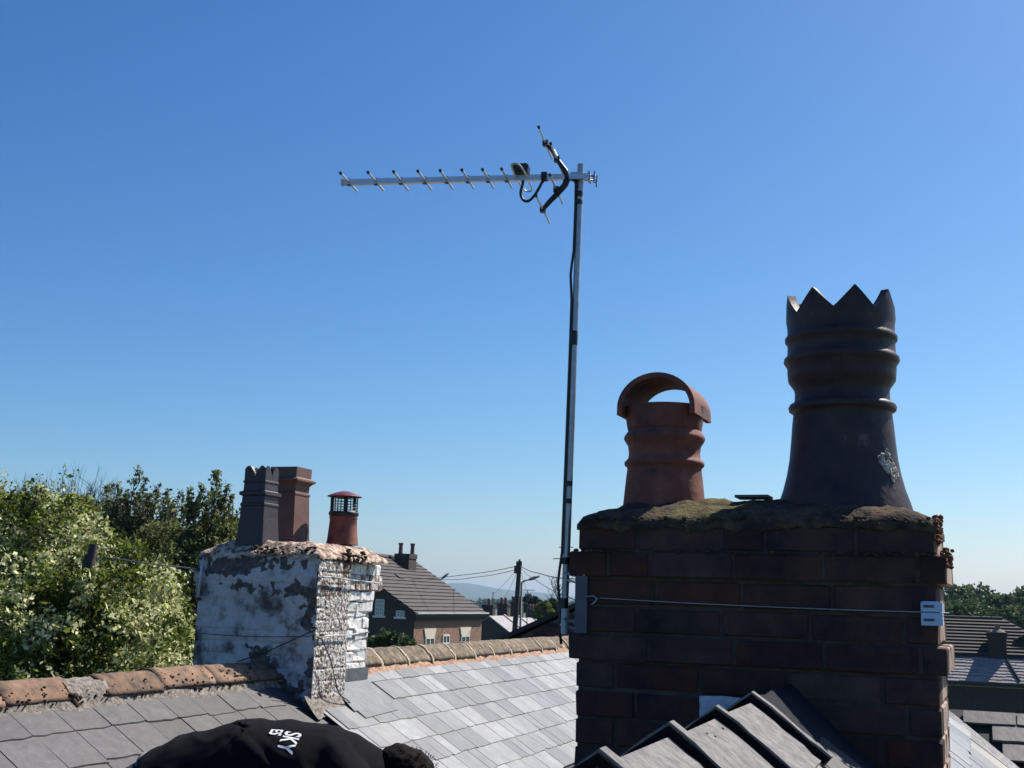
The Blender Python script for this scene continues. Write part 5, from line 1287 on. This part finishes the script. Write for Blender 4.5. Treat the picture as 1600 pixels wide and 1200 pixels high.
# stone slate lower roof
l0 = t0 + DR * 2.50 - UPV * .12; l1_ = l0 + dx * (lenr + 3.2)
b = MB(); a = [l0, l1_, l1_ + DR * 1.62, l0 + DR * 1.62]; b.add(a + [p - UPV * .12 for p in a], [(0, 1, 2, 3), (7, 6, 5, 4), (0, 4, 5, 1), (1, 5, 6, 2), (2, 6, 7, 3), (3, 7, 4, 0)])
lr_ = b.build('lower_roof', M['slate_far'], rh)
lay_slates(lr_, l0, dx, DR, ND, 8, .195, [.42, .5, .36, .46], 2.2, 8.6, .03, M['slate_far'], .24, seed=31, jl=.02)
wq = MB(); e = l0 + DR * 1.45; hh = (e.z - .1) / 2
wq.box(Vector((e.x, e.y, hh)) + dx * (lenr + 3.2) / 2 + V2 * 1.0, (lenr + 3.1) / 2, .95, hh, dx, V2, UPV); 
wq.box(Vector((t0.x, t0.y, (t0.z - 1.6) / 2)) + dx * 3.9 + V2 * .6, 3.6, 1.6, (t0.z - 1.65) / 2, dx, V2, UPV)
wq.build('wall', M['brick_shade'], rh)
b = MB(); b.box(e + dx * (lenr + 3.2) / 2 + DR * .18 - UPV * .02, (lenr + 3.2) / 2, .06, .05, dx, V2, UPV); b.build('gutter', M['black'], rh)
# its chimney
pcn = hit(1562, 1026, l0, ND); cw = .35
ctp = P(1562, 988, pcn.y)
b = MB(); hh = (ctp.z - pcn.z + 1.0) / 2; b.box(Vector((pcn.x, pcn.y + .2, ctp.z - hh)), cw, .42, hh, dx, V2, UPV); b.box(Vector((pcn.x, pcn.y + .2, ctp.z - .10)), cw + .05, .47, .08, dx, V2, UPV)
b.build('chimney', M['far_brick_dark'], lr_)
heightc = MB(); heightc.lathe(Vector((pcn.x + .05, pcn.y + .2, ctp.z)), [(.32, -.02), (.22, .08), (.11, .12), (.10, .24), (.12, .26), (.07, .26)], 12); heightc.build('chimney_pot', M['grey_mortar'], lr_, smooth=True, auto=50)
# diagonal dark hip gutter and small gable at the right edge
q0_ = hit(1573, 1031, l0 + ND * .1, ND); q1_ = hit(1593, 1064, l0 + ND * .1, ND)
b = MB(); b.tube([q0_, q1_], .055, 6); b.build('hip_gutter', M['saddle'], lr_)
gq = P(1588, 1002, 48.8); gr_ = P(1622, 981, 48.8); 
b = MB(); a = [gq, gr_, Vector((gr_.x + 1, gr_.y, gq.z - .1)), gq - UPV * .15 + dx * .2, gq + dx * .3 - UPV * 1.3, Vector((gr_.x + 1, gr_.y, gq.z - 1.4))]
dg = thing('dormer', Vector((gr_.x, 47, gq.z - 1.3)), 'small dark dormer gable on the tiled house at the right edge', 'dormer')
dgp = MB(); p1_, p2_, p3_, p4_ = gq, gr_, gr_ + dx * 1.0 - UPV * .7, gq + dx * .15 - UPV * .4; p5_ = p3_ - UPV * .3
ff = [p1_, p2_, p3_, p5_, p4_]; dgp.add([p - V2 * 0 for p in ff] + [p + V2 * 1.6 for p in ff], [(4, 3, 2, 1, 0), (5, 6, 7, 8, 9)] + [(i, i + 5, (i + 1) % 5 + 5, (i + 1) % 5) for i in range(5)]); dgp.build('wall', M['far_brick_dark'], dg)
b = MB(); b.add([p1_ - V2 * .1 + UPV * .05 - dx * .1, p2_ - V2 * .1 + UPV * .05, p2_ + V2 * 1.7 + UPV * .05, p1_ + V2 * 1.7 + UPV * .05 - dx * .1, p1_ - V2 * .1 - dx * .1 - UPV * .02, p2_ - V2 * .1 - UPV * .02, p2_ + V2 * 1.7 - UPV * .02, p1_ + V2 * 1.7 - UPV * .02], [(0, 1, 2, 3), (0, 4, 5, 1), (0, 3, 7, 4), (7, 6, 5, 4)]); b.build('roof', M['tile_far'], dg)

# ------------------------------------------------------------------ the bent-over person
HZ = 3.9
def pp_(px, py, dy=0): return P(px, py, HZ + dy)
def capsules(b, segs):
    for (p, q, r1, r2) in segs:
        p = Vector(p); q = Vector(q); d = (q - p); L = d.length
        if L < 1e-5: d = Vector((0, 0, 1)); 
        d.normalize(); pts = []; rs = []
        for k in range(5): a = -pi / 2 + k * pi / 8 * 1.0; pts.append(p + d * sin(a) * r1); rs.append(max(cos(a) * r1, .0005))
        pts = []; rs = []
        for k in range(6): a = -pi / 2 + (pi / 2) * k / 5; pts.append(p + d * (sin(a) * r1)); rs.append(max(cos(a) * r1, .0008))
        for k in range(1, 6): a = (pi / 2) * k / 5; pts.append(q + d * (sin(a) * r2)); rs.append(max(cos(a) * r2, .0008))
        b.tube(pts, rs, 14)
def ell(b, c, rx, ry, rz, X, Y, Z):
    vs = []; n = 18; m = 10
    for j in range(m + 1):
        a = -pi / 2 + pi * j / m; ca = max(cos(a), .01)
        for k in range(n): q = 2 * pi * k / n; vs.append(Vector(c) + Vector(X) * rx * ca * cos(q) + Vector(Y) * ry * ca * sin(q) + Vector(Z) * rz * sin(a))
    fs = [(j * n + k, j * n + (k + 1) % n, (j + 1) * n + (k + 1) % n, (j + 1) * n + k) for j in range(m) for k in range(n)]
    fs += [tuple(range(n - 1, -1, -1)), tuple(m * n + k for k in range(n))]; b.add(vs, fs)
def fuse(b, name, mt, parent, vox, sm=6, fold=None):
    o = b.build(name, mt, parent); md = o.modifiers.new('r', 'REMESH'); md.mode = 'VOXEL'; md.voxel_size = vox; md.use_smooth_shade = True
    m2 = o.modifiers.new('s', 'SMOOTH'); m2.iterations = sm; m2.factor = .5
    dg_ = bpy.context.evaluated_depsgraph_get(); dg_.update(); me = bpy.data.meshes.new_from_object(o.evaluated_get(dg_)); o.modifiers.clear(); me.materials.clear(); me.materials.append(mt)
    if fold:
        for v in me.vertices: v.co += fold(v.co, v.normal)
    me.polygons.foreach_set('use_smooth', [True] * len(me.polygons)); me.update(); o.data = me; return o
hip = pp_(212, 1272); hipR = hip
spine = [(205, 1275, .13, .175), (250, 1248, .135, .17), (300, 1224, .14, .165), (350, 1212, .142, .17), (400, 1207, .148, .18), (450, 1208, .152, .19), (500, 1212, .148, .195), (545, 1220, .135, .18), (578, 1226, .10, .13)]
yoff = .0
pc0 = pp_(spine[0][0], spine[0][1])
footz = .0
per = thing('person', Vector((pc0.x, pc0.y, pc0.z - .8)), 'person in black T-shirt with white lettering bending forward over the slates, bottom left', 'person')
tb = MB()
def loft(b, st, grow=0):
    vs = []; n = 26
    cs = [pp_(x, y) for x, y, rz, ry in st]
    for i, (x, y, rz, ry) in enumerate(st):
        t_ = (cs[min(i + 1, len(cs) - 1)] - cs[max(i - 1, 0)]).normalized(); Y_ = Vector((0, 1, 0)); Z_ = t_.cross(Y_).normalized()
        if Z_.z < 0: Z_ = -Z_
        for k in range(n): q = 2 * pi * k / n; vs.append(cs[i] + Y_ * cos(q) * (ry + grow) + Z_ * sin(q) * (rz + grow))
    fs = [(j * n + k, j * n + (k + 1) % n, (j + 1) * n + (k + 1) % n, (j + 1) * n + k) for j in range(len(st) - 1) for k in range(n)]
    fs += [tuple(range(n - 1, -1, -1)), tuple((len(st) - 1) * n + k for k in range(n))]; b.add(vs, fs)
shN = pp_(548, 1230, -.18); shF = pp_(548, 1222, .18)            # shoulders
kn = [Vector((-.98, HZ - .16, H0 - 1.10)), Vector((-.96, HZ + .14, H0 - 1.08))]
roofz = lambda x, y: H0 - .45 - ((Vector((x, y, 0)) - Vector((R0.x, R0.y, 0))).dot(U)) * tan(PIT) + .03
an = []
for k in kn:
    ax, ay = k.x - .22, k.y + .0; an.append(Vector((ax, ay, roofz(ax, ay) + .085)))
hp = [hip + Vector((.0, -.10, -.04)), hip + Vector((.0, .10, -.04))]
hd = pp_(636, 1226); headdir = Vector((.80, -.05, -.60)).normalized()
elb = [Vector((shN.x + .05, shN.y - .05, shN.z - .30)), Vector((shF.x + .05, shF.y + .05, shF.z - .30))]
wr = [kn[0] + Vector((.10, -.02, .10)), kn[1] + Vector((.10, .02, .10))]
body = MB()
loft(body, spine, -.012)
segs = []
for s in (0, 1):
    sh = (shN, shF)[s]
    segs += [(sh, elb[s], .052, .042), (elb[s], wr[s], .040, .027)]
    segs += [(hp[s], kn[s], .085, .058), (kn[s], an[s], .056, .038)]
    segs += [(an[s] + Vector((0, 0, -.03)), an[s] + Vector((.17, 0, -.055 - .11 + .02)), .038, .03)]
    hdv = (kn[s] - wr[s]).normalized(); side = Vector((0, 1, 0)); palm = wr[s] + hdv * .06
    segs.append((wr[s], palm, .027, .030))
    for f_i, (off, fl) in enumerate(((-.030, .060), (-.010, .070), (.010, .066), (.028, .052))):
        r_a = palm + side * off + hdv * .02; m1 = r_a + hdv * fl * .55 + Vector((0, 0, -.012)); m2 = m1 + hdv * fl * .3 + Vector((-.012, 0, -.026))
        segs += [(r_a, m1, .0095, .0088), (m1, m2, .0088, .0075)]
    th_ = wr[s] + hdv * .02 + side * (.03 if s == 0 else -.03); t2 = th_ + hdv * .035 + side * (.022 if s == 0 else -.022); segs += [(th_, t2, .012, .0105), (t2, t2 + hdv * .03 + Vector((0, 0, -.01)), .0105, .009)]
segs += [(pp_(570, 1224), hd - headdir * .02, .066, .060)]
capsules(body, segs)
ell(body, hd, .080, .075, .115, headdir.cross(Vector((0, 1, 0))), Vector((0, 1, 0)), headdir)
fwd = headdir.cross(Vector((0, 1, 0))).normalized()
if fwd.z > 0: fwd = -fwd
ell(body, hd + fwd * .035 + headdir * .05, .05, .055, .07, fwd, Vector((0, 1, 0)), headdir)
capsules(body, [(hd + fwd * .078 + headdir * .0, hd + fwd * .100 + headdir * .03, .008, .015)])
for s in (-1, 1): ell(body, hd + Vector((0, 1, 0)) * s * .084 + headdir * .01 - fwd * .005, .018, .009, .032, fwd, Vector((0, 1, 0)), headdir)
fuse(body, 'body', M['skin'], per, .0075, 3)
b = MB(); capsules(b, [(hd + fwd * .083 + headdir * -.01 + Vector((0, s * .03, 0)), hd + fwd * .083 + headdir * -.01 + Vector((0, s * .03, 0.0001)), .011, .011) for s in (-1, 1)]); b.build('eye', M['glass'], per)
b = MB(); capsules(b, [(hd + fwd * .082 + headdir * .065 + Vector((0, -.022, 0)), hd + fwd * .082 + headdir * .065 + Vector((0, .022, 0)), .006, .006)]); b.build('mouth', M['red_pot'], per)
shirt = MB(); loft(shirt, spine[1:-1] + [(568, 1224, .115, .16), (588, 1229, .092, .11), (606, 1234, .078, .085)], .012)
for s in (0, 1):
    sh = (shN, shF)[s]; capsules(shirt, [(pp_(520, 1200, (-.1, .1)[s]), sh, .095, .075), (sh, sh.lerp(elb[s], .72), .076, .066)])
def sfold(co, no):
    x, y, z = co
    q_ = 1 - abs(noise.noise(Vector((x * 5 + z * 9, y * 3, z * 5 - x * 4)))) * 2.4; w_ = .006 * max(0, q_) ** 2 - .003 + .0035 * nm(x * 12 - z * 9, y * 7, z * 16, 1.0)
    for (cx_, cz_, ww, aa, sl_) in ((-.62, -.60, .020, .010, .9), (-.55, -.62, .016, .012, .7), (-.70, -.63, .022, .007, 1.2), (-.47, -.58, .015, .010, .5), (-1.08, -.72, .022, .010, -.8), (-1.15, -.74, .018, .010, -.9)):
        dd_ = ((x + per.location.x - cx_) * sl_ + (z + per.location.z - H0 - cz_)) / sqrt(1 + sl_ * sl_) + .012 * nm(x * 9, y * 9, z * 9)
        w_ += aa * math.exp(-(dd_ / ww) ** 2) * (.6 + .8 * nm(y * 5, x * 6, cx_ * 9))
    return no * w_
shirt_o = fuse(shirt, 'tshirt', M['tee'], per, .009, 7, sfold)
tr = MB(); loft(tr, spine[:2], .004); capsules(tr, [(hip + Vector((-.02, 0, -.02)), hip + Vector((.10, 0, .0)), .14, .13)])
for s in (0, 1): capsules(tr, [(hp[s], kn[s], .104, .075), (kn[s], an[s] + Vector((.01, 0, .03)), .073, .062)])
fuse(tr, 'trousers', M['jean'], per, .009, 5, lambda c, n: n * .006 * nm(c.x * 9, c.y * 9, c.z * 9))
hr_ = MB(); ell(hr_, hd - fwd * .020 - headdir * .018, .087, .084, .112, fwd, Vector((0, 1, 0)), headdir)
hair = fuse(hr_, 'hair', M['hair'], per, .007, 1, lambda c, n: n * .006 * nm(c.x * 45, c.y * 45, c.z * 45))
tf = MB()
rh_ = random.Random(3)
for k in range(120):
    d = Vector((rh_.gauss(-.2, .8), rh_.gauss(0, .8), abs(rh_.gauss(.4, .7)))).normalized(); p = hd - fwd * .018 + d * .09; tf.tube([p, p + d * .007 + Vector((rh_.gauss(0, .003), 0, .003)), p + d * .012 + Vector((rh_.gauss(0, .006), 0, .003))], [.0018, .0012, .0005], 3)
tf.build('hair_tuft', M['hair'], hair)
# boots
for s in (0, 1):
    b = MB(); capsules(b, [(an[s] + Vector((0, 0, -.03)), an[s] + Vector((.02, 0, .06)), .052, .05), (an[s] + Vector((-.03, 0, -.035)), an[s] + Vector((.18, 0, -.15)), .045, .042)]); fuse(b, 'boot', M['boot'], per, .009, 3)
b = MB(); ring = []
cst = pp_(240, 1252)
for k in range(25): q = 2 * pi * k / 24; ring.append(cst + Vector((0.02 * sin(q), cos(q) * .19, sin(q) * .152)))
vs = []
for p in ring: vs += [p + Vector((-.018, 0, -.004)), p + Vector((.018, 0, .004))]
b.add(vs, [(i * 2, i * 2 + 2, i * 2 + 3, i * 2 + 1) for i in range(24)]); wbt = b.build('waistband', M['belt'], per, smooth=True)
sm_ = wbt.modifiers.new('t', 'SOLIDIFY'); sm_.thickness = .005
cab([pp_(216, 1215, -.06), pp_(214, 1196, -.05), pp_(222, 1180, -.03), pp_(233, 1180, .02), pp_(236, 1196, .06), pp_(246, 1206, .09)], .006, 'strap_loop', per, 'belt')
# lettering on the back: flat print draped on the shirt
bvh = BVHTree.FromPolygons([v.co + worldloc(per) for v in shirt_o.data.vertices], [tuple(p.vertices) for p in shirt_o.data.polygons])
def lettering(text, px, py, size, px2, py2, ax):
    cu = bpy.data.curves.new('t', 'FONT'); cu.body = text; cu.size = 1; cu.align_x = 'LEFT'; cu.offset = .02
    o = bpy.data.objects.new('t', cu); col.objects.link(o); dg_ = bpy.context.evaluated_depsgraph_get(); dg_.update(); me = bpy.data.meshes.new_from_object(o.evaluated_get(dg_)); bpy.data.objects.remove(o)
    bm = bmesh.new(); bm.from_mesh(me); bmesh.ops.triangulate(bm, faces=bm.faces[:])
    for _ in range(3):
        ee = [e for e in bm.edges if e.calc_length() > .12]
        if ee: bmesh.ops.subdivide_edges(bm, edges=ee, cuts=1)
        bmesh.ops.triangulate(bm, faces=bm.faces[:])
    # find surface anchor by casting from the camera side, then lay along the surface
    v0 = ray(px, py).normalized(); h0, n0, _, _ = bvh.ray_cast(CAM, v0); v1 = ray(px2, py2).normalized(); h1, n1, _, _ = bvh.ray_cast(CAM, v1)
    n0 = n0 if n0.dot(v0) < 0 else -n0
    X_ = (h1 - h0); X_ -= n0 * X_.dot(n0); X_.normalize(); Y_ = n0.cross(X_).normalized()
    for v in bm.verts:
        p = h0 + X_ * (v.co.x * size) + Y_ * (v.co.y * size * 1.45); hh, nn, _, _ = bvh.ray_cast(p + n0 * .12, -n0)
        if hh is None: hh, nn, _, _ = bvh.find_nearest(p)
        if nn.dot(n0) < 0: nn = -nn
        v.co = hh + nn * .0022 - worldloc(per)
    me2 = bpy.data.meshes.new('print'); bm.to_mesh(me2); bm.free(); me2.materials.append(M['ink']); o = bpy.data.objects.new('back_print', me2); col.objects.link(o); o.parent = shirt_o
lettering('SKY', 448, 1143, .050, 434, 1168, 0)
lettering('ES', 425, 1140, .036, 417, 1156, 0)
